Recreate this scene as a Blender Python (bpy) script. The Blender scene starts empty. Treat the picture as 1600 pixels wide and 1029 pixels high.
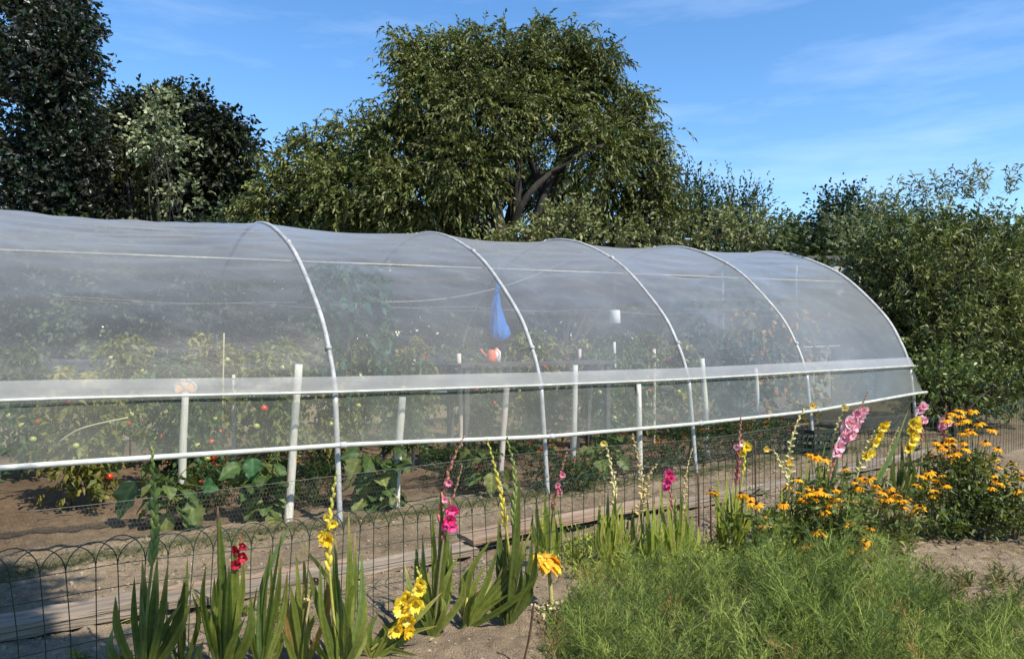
import bpy, math, random
import numpy as np

random.seed(7)
R = np.random.default_rng(11)
scene = bpy.context.scene
COL = scene.collection
F, HY, CH = 1150.0, 525.0, 1.6            # focal length and horizon in photo pixels, eye height in metres


def W(x, y, Y):
    return np.array([(x - 800.0) / F * Y, Y, CH - (y - HY) / F * Y])


def G(x, y):
    Y = F * CH / (y - HY)
    return np.array([(x - 800.0) / F * Y, Y, 0.0])


# ------------------------------------------------------------------ materials
def new_mat(name):
    m = bpy.data.materials.new(name)
    m.use_nodes = True
    nt = m.node_tree
    for n in list(nt.nodes):
        nt.nodes.remove(n)
    out = nt.nodes.new('ShaderNodeOutputMaterial')
    return m, nt, out


def N(nt, kind, **kw):
    n = nt.nodes.new(kind)
    for k, v in kw.items():
        if k in n.inputs.keys():
            n.inputs[k].default_value = v
        else:
            setattr(n, k, v)
    return n


def L(nt, a, b):
    nt.links.new(a, b)


def ramp(nt, stops):
    r = nt.nodes.new('ShaderNodeValToRGB')
    el = r.color_ramp.elements
    while len(el) < len(stops):
        el.new(0.5)
    for e, (p, c) in zip(el, stops):
        e.position = p
        e.color = (c[0], c[1], c[2], 1)
    return r


def solid(name, c1, c2, scale=6.0, rough=0.7, bump=0.0, stretch=(1, 1, 1), metal=0.0, bscale=None, spec=0.4):
    m, nt, out = new_mat(name)
    tc = N(nt, 'ShaderNodeTexCoord')
    mp = N(nt, 'ShaderNodeMapping')
    mp.inputs['Scale'].default_value = stretch
    L(nt, tc.outputs['Object'], mp.inputs['Vector'])
    no = N(nt, 'ShaderNodeTexNoise', Scale=scale, Detail=8.0, Roughness=0.65)
    L(nt, mp.outputs['Vector'], no.inputs['Vector'])
    rp = ramp(nt, [(0.32, c1), (0.68, c2)])
    L(nt, no.outputs['Fac'], rp.inputs['Fac'])
    b = N(nt, 'ShaderNodeBsdfPrincipled', Roughness=rough, Metallic=metal)
    b.inputs['Specular IOR Level'].default_value = spec
    L(nt, rp.outputs['Color'], b.inputs['Base Color'])
    if bump:
        nb = N(nt, 'ShaderNodeTexNoise', Scale=bscale or scale * 4, Detail=6.0)
        L(nt, mp.outputs['Vector'], nb.inputs['Vector'])
        bp = N(nt, 'ShaderNodeBump', Strength=bump, Distance=0.02)
        L(nt, nb.outputs['Fac'], bp.inputs['Height'])
        L(nt, bp.outputs['Normal'], b.inputs['Normal'])
    L(nt, b.outputs['BSDF'], out.inputs['Surface'])
    return m


def tinted(name, rough=0.55, trans=0.35, spec=0.35, tgain=(1.25, 1.3, 0.6), nscale=25.0, veins=0.25):
    """colour comes from the per-leaf attribute 'tint'; part of the light goes through"""
    m, nt, out = new_mat(name)
    at = N(nt, 'ShaderNodeAttribute', attribute_name='tint')
    tc = N(nt, 'ShaderNodeTexCoord')
    no = N(nt, 'ShaderNodeTexNoise', Scale=nscale, Detail=4.0)
    L(nt, tc.outputs['Object'], no.inputs['Vector'])
    rp = ramp(nt, [(0.3, (1 - veins,) * 3), (0.7, (1 + veins,) * 3)])
    L(nt, no.outputs['Fac'], rp.inputs['Fac'])
    mx = N(nt, 'ShaderNodeMix', data_type='RGBA', blend_type='MULTIPLY')
    mx.inputs[0].default_value = 1.0
    L(nt, at.outputs['Color'], mx.inputs[6])
    L(nt, rp.outputs['Color'], mx.inputs[7])
    b = N(nt, 'ShaderNodeBsdfPrincipled', Roughness=rough)
    b.inputs['Specular IOR Level'].default_value = spec
    L(nt, mx.outputs[2], b.inputs['Base Color'])
    if trans > 0:
        t2 = N(nt, 'ShaderNodeMix', data_type='RGBA', blend_type='MULTIPLY')
        t2.inputs[0].default_value = 1.0
        t2.inputs[7].default_value = (*tgain, 1)
        L(nt, mx.outputs[2], t2.inputs[6])
        tr = N(nt, 'ShaderNodeBsdfTranslucent')
        L(nt, t2.outputs[2], tr.inputs['Color'])
        ms = N(nt, 'ShaderNodeMixShader', Fac=trans)
        L(nt, b.outputs['BSDF'], ms.inputs[1])
        L(nt, tr.outputs['BSDF'], ms.inputs[2])
        L(nt, ms.outputs['Shader'], out.inputs['Surface'])
    else:
        L(nt, b.outputs['BSDF'], out.inputs['Surface'])
    return m


def film_mat(name, base=0.205, edge=0.62, wrinkle=0.14, milk=(0.475, 0.495, 0.505)):
    """hazy polythene: part clear, part milky, a soft sky gloss"""
    m, nt, out = new_mat(name)
    tc = N(nt, 'ShaderNodeTexCoord')
    mp = N(nt, 'ShaderNodeMapping')
    mp.inputs['Scale'].default_value = (0.35, 3.2, 3.2)
    L(nt, tc.outputs['Object'], mp.inputs['Vector'])
    n1 = N(nt, 'ShaderNodeTexNoise', Scale=2.2, Detail=5.0, Roughness=0.6)
    L(nt, mp.outputs['Vector'], n1.inputs['Vector'])
    n2 = N(nt, 'ShaderNodeTexNoise', Scale=0.9, Detail=4.0)
    L(nt, tc.outputs['Object'], n2.inputs['Vector'])
    lw = N(nt, 'ShaderNodeLayerWeight', Blend=0.5)
    pw = N(nt, 'ShaderNodeMath', operation='POWER')
    pw.inputs[1].default_value = 2.5
    L(nt, lw.outputs['Facing'], pw.inputs[0])
    ed = N(nt, 'ShaderNodeMath', operation='MULTIPLY_ADD')
    ed.inputs[1].default_value = edge
    L(nt, pw.outputs[0], ed.inputs[0])
    va = N(nt, 'ShaderNodeMapRange')
    va.inputs['From Min'].default_value = 0.3
    va.inputs['From Max'].default_value = 0.7
    va.inputs['To Min'].default_value = base - 0.07
    va.inputs['To Max'].default_value = base + 0.08
    L(nt, n2.outputs['Fac'], va.inputs['Value'])
    vb = N(nt, 'ShaderNodeMapRange')                        # creases lie along the tunnel
    vb.inputs['From Min'].default_value = 0.52
    vb.inputs['From Max'].default_value = 0.72
    vb.inputs['To Max'].default_value = 0.10
    L(nt, n1.outputs['Fac'], vb.inputs['Value'])
    sm = N(nt, 'ShaderNodeMath', operation='ADD')
    L(nt, va.outputs['Result'], sm.inputs[0])
    L(nt, vb.outputs['Result'], sm.inputs[1])
    L(nt, sm.outputs[0], ed.inputs[2])
    bp = N(nt, 'ShaderNodeBump', Strength=wrinkle, Distance=0.03)
    L(nt, n1.outputs['Fac'], bp.inputs['Height'])
    tp = N(nt, 'ShaderNodeBsdfTransparent', Color=(0.95, 0.955, 0.95, 1))
    df = N(nt, 'ShaderNodeBsdfDiffuse', Color=(*milk, 1))
    tl = N(nt, 'ShaderNodeBsdfTranslucent', Color=(*milk, 1))
    gl = N(nt, 'ShaderNodeBsdfGlossy', Color=(0.9, 0.9, 0.9, 1), Roughness=0.30)
    for s in (df, gl):
        L(nt, bp.outputs['Normal'], s.inputs['Normal'])
    m1 = N(nt, 'ShaderNodeMixShader', Fac=0.5)
    L(nt, df.outputs[0], m1.inputs[1])
    L(nt, tl.outputs[0], m1.inputs[2])
    m2 = N(nt, 'ShaderNodeMixShader')
    L(nt, ed.outputs[0], m2.inputs[0])
    L(nt, tp.outputs[0], m2.inputs[1])
    L(nt, m1.outputs[0], m2.inputs[2])
    fr = N(nt, 'ShaderNodeMath', operation='MULTIPLY_ADD')
    fr.inputs[1].default_value = 0.60
    fr.inputs[2].default_value = 0.0
    L(nt, pw.outputs[0], fr.inputs[0])
    m3 = N(nt, 'ShaderNodeMixShader')
    L(nt, fr.outputs[0], m3.inputs[0])
    L(nt, m2.outputs[0], m3.inputs[1])
    L(nt, gl.outputs[0], m3.inputs[2])
    L(nt, m3.outputs[0], out.inputs['Surface'])
    return m


def soil_mat():
    m, nt, out = new_mat('garden_soil')
    tc = N(nt, 'ShaderNodeTexCoord')
    n1 = N(nt, 'ShaderNodeTexNoise', Scale=0.55, Detail=5.0)
    n2 = N(nt, 'ShaderNodeTexNoise', Scale=14.0, Detail=10.0, Roughness=0.7)
    n3 = N(nt, 'ShaderNodeTexNoise', Scale=120.0, Detail=6.0)
    for n in (n1, n2, n3):
        L(nt, tc.outputs['Object'], n.inputs['Vector'])
    r1 = ramp(nt, [(0.38, (0.225, 0.172, 0.116)), (0.62, (0.320, 0.252, 0.172))])
    r2 = ramp(nt, [(0.25, (0.55, 0.52, 0.50)), (0.5, (0.95, 0.95, 0.95)), (0.75, (1.30, 1.28, 1.22))])
    r3 = ramp(nt, [(0.3, (0.65, 0.64, 0.62)), (0.7, (1.2, 1.2, 1.2))])
    L(nt, n1.outputs['Fac'], r1.inputs['Fac'])
    L(nt, n2.outputs['Fac'], r2.inputs['Fac'])
    L(nt, n3.outputs['Fac'], r3.inputs['Fac'])
    a = N(nt, 'ShaderNodeMix', data_type='RGBA', blend_type='MULTIPLY')
    a.inputs[0].default_value = 1.0
    L(nt, r1.outputs['Color'], a.inputs[6])
    L(nt, r2.outputs['Color'], a.inputs[7])
    c = N(nt, 'ShaderNodeMix', data_type='RGBA', blend_type='MULTIPLY')
    c.inputs[0].default_value = 1.0
    L(nt, a.outputs[2], c.inputs[6])
    L(nt, r3.outputs['Color'], c.inputs[7])
    at = N(nt, 'ShaderNodeAttribute', attribute_name='tint')     # what the ground is: bed, path, turf
    d = N(nt, 'ShaderNodeMix', data_type='RGBA', blend_type='MULTIPLY')
    d.inputs[0].default_value = 1.0
    L(nt, c.outputs[2], d.inputs[6])
    L(nt, at.outputs['Color'], d.inputs[7])
    ad = N(nt, 'ShaderNodeMath', operation='ADD')
    L(nt, n2.outputs['Fac'], ad.inputs[0])
    L(nt, n3.outputs['Fac'], ad.inputs[1])
    bp = N(nt, 'ShaderNodeBump', Strength=0.8, Distance=0.03)
    L(nt, ad.outputs[0], bp.inputs['Height'])
    b = N(nt, 'ShaderNodeBsdfPrincipled', Roughness=0.95)
    b.inputs['Specular IOR Level'].default_value = 0.1
    L(nt, d.outputs[2], b.inputs['Base Color'])
    L(nt, bp.outputs['Normal'], b.inputs['Normal'])
    L(nt, b.outputs['BSDF'], out.inputs['Surface'])
    return m


M = {
    'soil': soil_mat(),
    'bark': solid('rough_bark', (0.016, 0.013, 0.011), (0.048, 0.040, 0.032), 9, 0.9, 0.9, (1, 1, 0.25)),
    'leaf': tinted('tree_leaf', 0.5, 0.20, 0.35, veins=0.15),
    'leaf_gloss': tinted('glossy_leaf', 0.38, 0.25, 0.5, veins=0.15),
    'blade': tinted('gladiolus_blade', 0.42, 0.35, 0.4, nscale=40, veins=0.2),
    'veg': tinted('vegetable_leaf', 0.5, 0.35, 0.35, veins=0.2),
    'feather': tinted('feathery_frond', 0.6, 0.3, 0.25, veins=0.1),
    'petal': tinted('flower_petal', 0.6, 0.35, 0.2, (1.1, 1.05, 1.0), 60, 0.12),
    'dry': tinted('dry_stalk', 0.8, 0.15, 0.1, (1, 1, 1), 40, 0.2),
    'film': film_mat('polythene_film'),
    'film_skirt': film_mat('polythene_skirt', 0.22, 0.35, 0.15, (0.44, 0.46, 0.40)),
    'film_band': film_mat('doubled_polythene', 0.48, 0.3, 0.2, (0.58, 0.58, 0.57)),
    'film_end': film_mat('polythene_end_sheet', 0.30, 0.3, 0.15, (0.58, 0.58, 0.47)),
    'tube': solid('galvanised_tube', (0.24, 0.24, 0.235), (0.43, 0.43, 0.42), 9, 0.55, 0.3, spec=0.5),
    'leg': solid('galvanised_leg', (0.30, 0.30, 0.295), (0.46, 0.46, 0.45), 14, 0.45, 0.1, spec=0.5),
    'rail': solid('white_rail', (0.32, 0.335, 0.29), (0.52, 0.53, 0.49), 9, 0.5, 0.1),
    'stake': solid('pale_wooden_stake', (0.42, 0.40, 0.33), (0.70, 0.68, 0.60), 11, 0.8, 0.4, (1, 1, 0.2)),
    'stake_pink': solid('pinkish_wooden_stake', (0.46, 0.36, 0.31), (0.70, 0.60, 0.53), 11, 0.8, 0.4, (1, 1, 0.2)),
    'bamboo': solid('bamboo_cane', (0.40, 0.36, 0.20), (0.58, 0.54, 0.32), 9, 0.5, 0.1),
    'board': solid('weathered_board', (0.12, 0.093, 0.066), (0.30, 0.24, 0.18), 7, 0.9, 0.9, (0.12, 2.2, 2.2)),
    'board_dark': solid('grey_bench_wood', (0.05, 0.046, 0.042), (0.11, 0.10, 0.09), 7, 0.9, 0.7, (1, 1, 1)),
    'board_red': solid('reddish_board', (0.17, 0.110, 0.072), (0.33, 0.24, 0.165), 7, 0.9, 0.9, (0.12, 2.2, 2.2)),
    'wire_green': solid('green_coated_wire', (0.007, 0.022, 0.012), (0.018, 0.048, 0.026), 30, 0.45),
    'wire_grey': solid('grey_wire', (0.085, 0.09, 0.08), (0.15, 0.155, 0.14), 30, 0.6),
    'rust': solid('rusty_rod', (0.05, 0.024, 0.015), (0.13, 0.06, 0.035), 30, 0.85, 0.3),
    'concrete': solid('pale_render', (0.36, 0.37, 0.31), (0.52, 0.52, 0.45), 2.5, 0.9, 0.4),
    'shed_roof': solid('felt_roof', (0.08, 0.08, 0.075), (0.13, 0.13, 0.12), 8, 0.9, 0.4),
    'blue': solid('blue_plastic', (0.02, 0.12, 0.42), (0.035, 0.19, 0.55), 9, 0.4, 0.3),
    'white': solid('white_plastic', (0.72, 0.73, 0.70), (0.82, 0.82, 0.80), 7, 0.45),
    'orange': solid('orange_plastic', (0.62, 0.10, 0.03), (0.72, 0.17, 0.05), 7, 0.5),
    'bfly': solid('orange_wing', (0.75, 0.26, 0.02), (0.85, 0.40, 0.04), 30, 0.5),
    'teal': solid('teal_plastic', (0.03, 0.16, 0.14), (0.05, 0.24, 0.20), 9, 0.45),
    'darkgreen': solid('dark_green_plastic', (0.008, 0.014, 0.009), (0.018, 0.03, 0.018), 12, 0.5),
    'black': solid('black_netting', (0.012, 0.012, 0.012), (0.03, 0.03, 0.028), 20, 0.8),
    'tomato': solid('tomato_skin', (0.50, 0.030, 0.012), (0.62, 0.075, 0.02), 5, 0.25, spec=0.5),
    'tomato_green': solid('unripe_tomato_skin', (0.30, 0.36, 0.08), (0.42, 0.44, 0.12), 5, 0.25, spec=0.5),
    'apple': solid('apple_skin', (0.35, 0.38, 0.08), (0.52, 0.50, 0.14), 6, 0.35, spec=0.5),
    'cone': solid('dark_cone', (0.022, 0.012, 0.006), (0.07, 0.035, 0.015), 90, 0.9, 0.6),
    'pebble': tinted('stony_crumb', 0.95, 0.0, 0.1, nscale=60, veins=0.2),
    'rope': solid('grey_twine', (0.20, 0.20, 0.185), (0.32, 0.32, 0.30), 20, 0.9),
}


# ------------------------------------------------------------------ mesh collecting
class MB:
    def __init__(s):
        s.v, s.lo, s.sz, s.c, s.n, s.smooth = [], [], [], [], 0, True

    def add(s, v, faces, col=(1, 1, 1)):
        """faces: (n,k) int array, or list of such arrays"""
        v = np.asarray(v, float).reshape(-1, 3)
        if isinstance(faces, np.ndarray):
            faces = [faces]
        for f in faces:
            s.lo.append((f + s.n).ravel())
            s.sz.append(np.full(len(f), f.shape[1]))
        s.v.append(v)
        c = np.asarray(col, float)
        s.c.append(np.broadcast_to(c, (len(v), 3)) if c.ndim == 1 else c)
        s.n += len(v)

    def box(s, c, d, rz=0.0, axes=None, col=(1, 1, 1), jit=0.0):
        c = np.asarray(c, float)
        q = np.array([[x, y, z] for x in (-.5, .5) for y in (-.5, .5) for z in (-.5, .5)]) * np.asarray(d)
        if axes is not None:
            q = q @ np.asarray(axes)
        elif rz:
            cs, sn = math.cos(rz), math.sin(rz)
            q = np.stack([q[:, 0] * cs - q[:, 1] * sn, q[:, 0] * sn + q[:, 1] * cs, q[:, 2]], 1)
        f = np.array([[0, 1, 3, 2], [4, 6, 7, 5], [0, 4, 5, 1], [2, 3, 7, 6], [0, 2, 6, 4], [1, 5, 7, 3]])
        s.add(q + c, f, col)

    def tube(s, path, rad, k=8, col=(1, 1, 1), cap=True, squash=1.0):
        P = np.asarray(path, float)
        n = len(P)
        rad = np.broadcast_to(np.asarray(rad, float), (n,))
        T = np.gradient(P, axis=0)
        T /= np.linalg.norm(T, axis=1, keepdims=True) + 1e-9
        up = np.array([0, 0, 1.0]) if abs(T[:, 2]).mean() < 0.8 else np.array([0.9, 0.43, 0.0])
        A = np.cross(T, up)
        A /= np.linalg.norm(A, axis=1, keepdims=True) + 1e-9
        B = np.cross(A, T)
        th = np.arange(k) / k * 2 * np.pi
        V = P[:, None, :] + rad[:, None, None] * (np.cos(th)[None, :, None] * A[:, None, :] + squash * np.sin(th)[None, :, None] * B[:, None, :])
        i = np.arange(n - 1)[:, None] * k
        j = np.arange(k)[None, :]
        j2 = (j + 1) % k
        f = np.stack([i + j, i + j2, i + k + j2, i + k + j], -1).reshape(-1, 4)
        fs = [f]
        if cap:
            fs.append(np.arange(k)[::-1].reshape(1, k).copy())
            fs.append((np.arange(k) + (n - 1) * k).reshape(1, k))
        c = np.asarray(col, float)
        if c.ndim == 2:
            c = np.repeat(c, k, 0)
        s.add(V.reshape(-1, 3), fs, c)

    def segs(s, A, B, r, k=3, col=(1, 1, 1)):
        """many straight thin prisms at once"""
        A = np.asarray(A, float)
        B = np.asarray(B, float)
        n = len(A)
        T = B - A
        T /= np.linalg.norm(T, axis=1, keepdims=True) + 1e-9
        up = np.where(np.abs(T[:, 2:3]) < 0.9, np.array([[0, 0, 1.0]]), np.array([[1.0, 0, 0]]))
        U = np.cross(T, up)
        U /= np.linalg.norm(U, axis=1, keepdims=True) + 1e-9
        V = np.cross(T, U)
        th = np.arange(k) / k * 2 * np.pi
        r = np.broadcast_to(np.asarray(r, float), (n,))
        off = r[:, None, None] * (np.cos(th)[None, :, None] * U[:, None] + np.sin(th)[None, :, None] * V[:, None])
        P = np.concatenate([A[:, None] + off, B[:, None] + off], 1)
        j = np.arange(k)
        j2 = (j + 1) % k
        f = np.stack([j, j2, j2 + k, j + k], -1)[None] + (np.arange(n) * 2 * k)[:, None, None]
        c = np.asarray(col, float)
        if c.ndim == 2:
            c = np.repeat(c, 2 * k, 0)
        s.add(P.reshape(-1, 3), f.reshape(-1, 4), c)

    def leaves(s, P, D, ln, wd, col, fold=0.25, droop=0.15, roll=None):
        """one folded rhombus per leaf"""
        n = len(P)
        if n == 0:
            return
        D = D / (np.linalg.norm(D, axis=1, keepdims=True) + 1e-9)
        if roll is None:
            rv = R.normal(size=(n, 3))
        else:
            rv = roll + R.normal(size=(n, 3)) * 0.35
        S = np.cross(D, rv)
        S /= np.linalg.norm(S, axis=1, keepdims=True) + 1e-9
        Nn = np.cross(S, D)
        ln = np.broadcast_to(np.asarray(ln, float), (n,))[:, None]
        wd = np.broadcast_to(np.asarray(wd, float), (n,))[:, None]
        mid = P + D * ln * 0.42
        a = mid + S * wd * 0.5 + Nn * wd * fold
        b = mid - S * wd * 0.5 + Nn * wd * fold
        tip = P + D * ln - np.array([0, 0, 1.0]) * ln * droop
        V = np.stack([P, a, tip, b], 1).reshape(-1, 3)
        k = np.arange(n)[:, None] * 4
        f = np.concatenate([k + np.array([[0, 1, 2]]), k + np.array([[0, 2, 3]])])
        s.add(V, f, np.repeat(col, 4, 0))

    def blob(s, c, r, nu=10, nv=7, col=(1, 1, 1), axes=None, rough=0.0):
        u = np.arange(nu) / nu * 2 * np.pi
        v = np.linspace(-np.pi / 2, np.pi / 2, nv)
        q = np.stack([np.cos(v)[:, None] * np.cos(u)[None], np.cos(v)[:, None] * np.sin(u)[None], np.repeat(np.sin(v)[:, None], nu, 1)], -1)
        if rough:
            q = q * (1 + rough * R.normal(size=(nv, nu, 1)))
        q = q.reshape(-1, 3) * np.asarray(r)
        if axes is not None:
            q = q @ np.asarray(axes)
        i = np.arange(nv - 1)[:, None] * nu
        j = np.arange(nu)[None]
        j2 = (j + 1) % nu
        f = np.stack([i + j, i + j2, i + nu + j2, i + nu + j], -1).reshape(-1, 4)
        s.add(q + np.asarray(c), f, col)

    def grid(s, Pts, col=(1, 1, 1)):
        a, b = Pts.shape[:2]
        i = np.arange(a - 1)[:, None] * b
        j = np.arange(b - 1)[None]
        f = np.stack([i + j, i + j + 1, i + b + j + 1, i + b + j], -1).reshape(-1, 4)
        s.add(Pts.reshape(-1, 3), f, col)

    def mesh(s, name, mat, smooth=True):
        me = bpy.data.meshes.new(name)
        v = np.concatenate(s.v)
        lo = np.concatenate(s.lo)
        sz = np.concatenate(s.sz)
        c = np.concatenate(s.c)
        me.vertices.add(len(v))
        me.vertices.foreach_set('co', v.ravel())
        me.loops.add(len(lo))
        me.loops.foreach_set('vertex_index', lo.astype(np.int32))
        me.polygons.add(len(sz))
        st = np.concatenate([[0], np.cumsum(sz)[:-1]])
        me.polygons.foreach_set('loop_start', st.astype(np.int32))
        me.polygons.foreach_set('use_smooth', np.full(len(sz), smooth))
        me.update(calc_edges=True)
        me.validate()
        at = me.attributes.new('tint', 'FLOAT_COLOR', 'POINT')
        at.data.foreach_set('color', np.concatenate([c, np.ones((len(c), 1))], 1).ravel())
        me.materials.append(mat)
        return me

    def obj(s, name, mat, parent=None, loc=None, smooth=True):
        """loc is the world place of the thing: the mesh is shifted so that its origin lies there"""
        if loc is not None:
            s.v = [a - np.asarray(loc) for a in s.v]
        o = bpy.data.objects.new(name, s.mesh(name, mat, smooth))
        COL.objects.link(o)
        if parent is not None:
            o.parent = parent
        elif loc is not None:
            o.location = loc
        return o


def tag(o, label, cat, group=None):
    o['label'] = label
    o['category'] = cat
    if group:
        o['group'] = group
    return o


def thing(name, label, cat, loc=(0, 0, 0), group=None):
    o = bpy.data.objects.new(name, None)
    COL.objects.link(o)
    o.empty_display_size = 0.1
    o.location = loc
    return tag(o, label, cat, group)


def kind(o, k):
    o['kind'] = k
    return o


def children(o):
    return [c for c in COL.objects if c.parent == o]


def dup(root, loc, rz=0.0, sc=1.0, label=None, group=None):
    r = root.copy()
    COL.objects.link(r)
    r.location = loc
    r.rotation_euler = (0, 0, rz)
    r.scale = (sc, sc, sc)
    if label:
        r['label'] = label
    if group:
        r['group'] = group
    for ch in children(root):
        c = ch.copy()
        COL.objects.link(c)
        c.parent = r
        for g in children(ch):
            d = g.copy()
            COL.objects.link(d)
            d.parent = c
    return r


def C(*hexes):
    return np.array(hexes, float)


def mixcol(pal, n, jit=0.12):
    """n colours drawn from the palette, each with a little jitter"""
    pal = np.asarray(pal, float)
    a = pal[R.integers(len(pal), size=n)]
    b = pal[R.integers(len(pal), size=n)]
    t = R.random((n, 1))
    c = a * t + b * (1 - t)
    return np.clip(c * (1 + jit * R.normal(size=(n, 1))), 0.004, 1)


def smooth_path(pts, n=12):
    """Catmull-Rom through the points"""
    P = np.asarray(pts, float)
    if len(P) == 2:
        t = np.linspace(0, 1, n)[:, None]
        return P[0] * (1 - t) + P[1] * t
    Q = np.vstack([2 * P[0] - P[1], P, 2 * P[-1] - P[-2]])
    out = []
    m = max(2, int(math.ceil(n / (len(P) - 1))))
    for i in range(len(P) - 1):
        p0, p1, p2, p3 = Q[i:i + 4]
        for t in np.linspace(0, 1, m, endpoint=False):
            out.append(0.5 * ((2 * p1) + (-p0 + p2) * t + (2 * p0 - 5 * p1 + 4 * p2 - p3) * t * t + (-p0 + 3 * p1 - 3 * p2 + p3) * t ** 3))
    out.append(P[-1])
    return np.array(out)


def vnoise(x, y, seed=0):
    """cheap value noise in 2-D"""
    xi, yi = np.floor(x).astype(int), np.floor(y).astype(int)
    fx, fy = x - xi, y - yi
    fx, fy = fx * fx * (3 - 2 * fx), fy * fy * (3 - 2 * fy)

    def h(a, b):
        q = (a * 374761393 + b * 668265263 + seed * 1274126177) & 0x7fffffff
        q = (q ^ (q >> 13)) * 1274126177 & 0x7fffffff
        return ((q ^ (q >> 16)) & 0xffff) / 65535.0
    return (h(xi, yi) * (1 - fx) + h(xi + 1, yi) * fx) * (1 - fy) + (h(xi, yi + 1) * (1 - fx) + h(xi + 1, yi + 1) * fx) * fy


# ------------------------------------------------------------------ the tunnel's own coordinates
AX = np.array([0.836, 0.549])
PX = np.array([-0.549, 0.836])
P0 = np.array([-1.479, 6.3])


def T(s, u, z):
    q = P0 + AX * s + PX * u
    return np.array([q[0], q[1], z])


def TA(s, u, z):
    s, u, z = np.broadcast_arrays(np.asarray(s, float), np.asarray(u, float), np.asarray(z, float))
    return np.stack([P0[0] + AX[0] * s + PX[0] * u, P0[1] + AX[1] * s + PX[1] * u, z], -1)


def toSU(x, y):
    dx, dy = x - P0[0], y - P0[1]
    return dx * AX[0] + dy * AX[1], dx * PX[0] + dy * PX[1]


# ------------------------------------------------------------------ ground
def ground_z(x, y):
    x = np.asarray(x, float)
    y = np.asarray(y, float)
    near = np.exp(-((x / 14) ** 2 + ((y - 5) / 14) ** 2))
    z = 0.045 * (vnoise(x * 1.7, y * 1.7, 1) - 0.5) + 0.035 * (vnoise(x * 5, y * 5, 2) - 0.5) + 0.036 * (vnoise(x * 13, y * 13, 3) - 0.5) + 0.016 * (vnoise(x * 27, y * 27, 4) - 0.5)
    return z * near


def build_ground():
    def axis(lo, hi, step, far):
        a = np.arange(lo, hi, step)
        g = [hi]
        d = step
        while g[-1] < far:
            d *= 1.25
            g.append(g[-1] + d)
        h = [lo]
        d = step
        while h[-1] > -far:
            d *= 1.25
            h.append(h[-1] - d)
        return np.concatenate([np.array(h[1:])[::-1], a, np.array(g)])
    xs = axis(-4.2, 7.0, 0.026, 420)
    ys = axis(2.6, 9.0, 0.022, 420)
    X, Y = np.meshgrid(xs, ys, indexing='ij')
    Z = ground_z(X, Y)
    s, u = toSU(X, Y)
    tint = np.ones(X.shape + (3,))
    # trodden path between the boards and the tunnel: greyer; under the tunnel edge: mossy; far off: turf
    k = np.clip(1 - np.abs(u + 0.75) / 0.5, 0, 1)[..., None]
    tint = tint * (1 - k) + np.array([0.80, 0.79, 0.78]) * k
    k = np.clip(1 - np.abs(u - 0.05) / 0.28, 0, 1)[..., None] * (0.5 + 0.5 * vnoise(X * 3, Y * 3, 9))[..., None]
    tint = tint * (1 - k) + np.array([0.40, 0.52, 0.34]) * k
    k = np.clip((u - 0.3) / 0.5, 0, 1)[..., None] * np.clip((6.6 - u) / 0.5, 0, 1)[..., None]
    tint = tint * (1 - k) + np.array([0.80, 0.72, 0.66]) * k
    far = np.clip(np.hypot(X, Y - 5) / 9 - 1.2, 0, 1)[..., None]
    tint = tint * (1 - far) + np.array([0.30, 0.45, 0.20]) * far
    m = MB()
    m.grid(np.stack([X, Y, Z], -1), tint.reshape(-1, 3))
    kind(m.obj('ground', M['soil']), 'structure')


build_ground()


def gz(p):
    p = np.array(p, float)
    p[2] += float(ground_z(p[0], p[1]))
    return p


def scatter_ground():
    # crumbs of soil and small stones
    n = 5200
    x = R.uniform(-3.2, 5.8, n)
    y = R.uniform(3.3, 8.8, n)
    s, u = toSU(x, y)
    keep = (u < -0.1) | (R.random(n) < 0.3)
    x, y = x[keep], y[keep]
    m = MB()
    size = R.gamma(1.3, 0.0034, len(x)) + 0.003
    z = ground_z(x, y)
    for i in range(len(x)):
        g = R.uniform(0.75, 1.15)
        m.blob((x[i], y[i], z[i] + size[i] * 0.2), size[i] * R.uniform(0.6, 1.2, 3), 5, 4, np.array([0.29, 0.232, 0.165]) * g, rough=0.1)
    kind(m.obj('pebbles', M['pebble'], smooth=False), 'stuff')
    # dry stalks and straw lying about, thickest on the right
    n = 3600
    x = np.concatenate([R.uniform(-3, 5, 900), R.uniform(2.3, 5.2, n - 900)])
    y = np.concatenate([R.uniform(3.3, 6.5, 900), R.uniform(3.3, 6.6, n - 900)])
    z = ground_z(x, y) + 0.006
    th = R.uniform(0, 2 * np.pi, n)
    l = R.uniform(0.02, 0.11, n)
    A = np.stack([x, y, z], 1)
    B = A + np.stack([np.cos(th) * l, np.sin(th) * l, R.uniform(-0.004, 0.02, n)], 1)
    m = MB()
    m.segs(A, B, R.uniform(0.0008, 0.002, n), 3, mixcol([(0.42, 0.33, 0.18), (0.30, 0.20, 0.10), (0.50, 0.42, 0.26)], n))
    n = 420
    x, y = R.uniform(-3, 4.5, n), R.uniform(3.4, 6.6, n)
    P = np.stack([x, y, ground_z(x, y) + .008], 1)
    m.leaves(P, R.normal(size=(n, 3)) * [1, 1, .15], R.uniform(.015, .05, n), R.uniform(.008, .02, n), mixcol([(.24, .16, .08), (.36, .27, .14), (.16, .13, .05)], n), .35, .0, roll=np.array([0, 0, 1.0]))
    kind(m.obj('dry_straw_litter', M['dry']), 'stuff')


scatter_ground()


# ------------------------------------------------------------------ polytunnel
HS = [-4.9, -2.62, 0.0, 2.19, 4.35, 6.63, 9.25]
PROF = smooth_path([(0.10, 1.11), (0.24, 1.42), (0.52, 1.82), (1.16, 2.36), (1.71, 2.64), (2.3, 2.83), (2.9, 2.90),
                    (3.5, 2.83), (4.09, 2.64), (4.64, 2.36), (5.28, 1.82), (5.56, 1.42), (5.70, 1.11)], 150)


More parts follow.
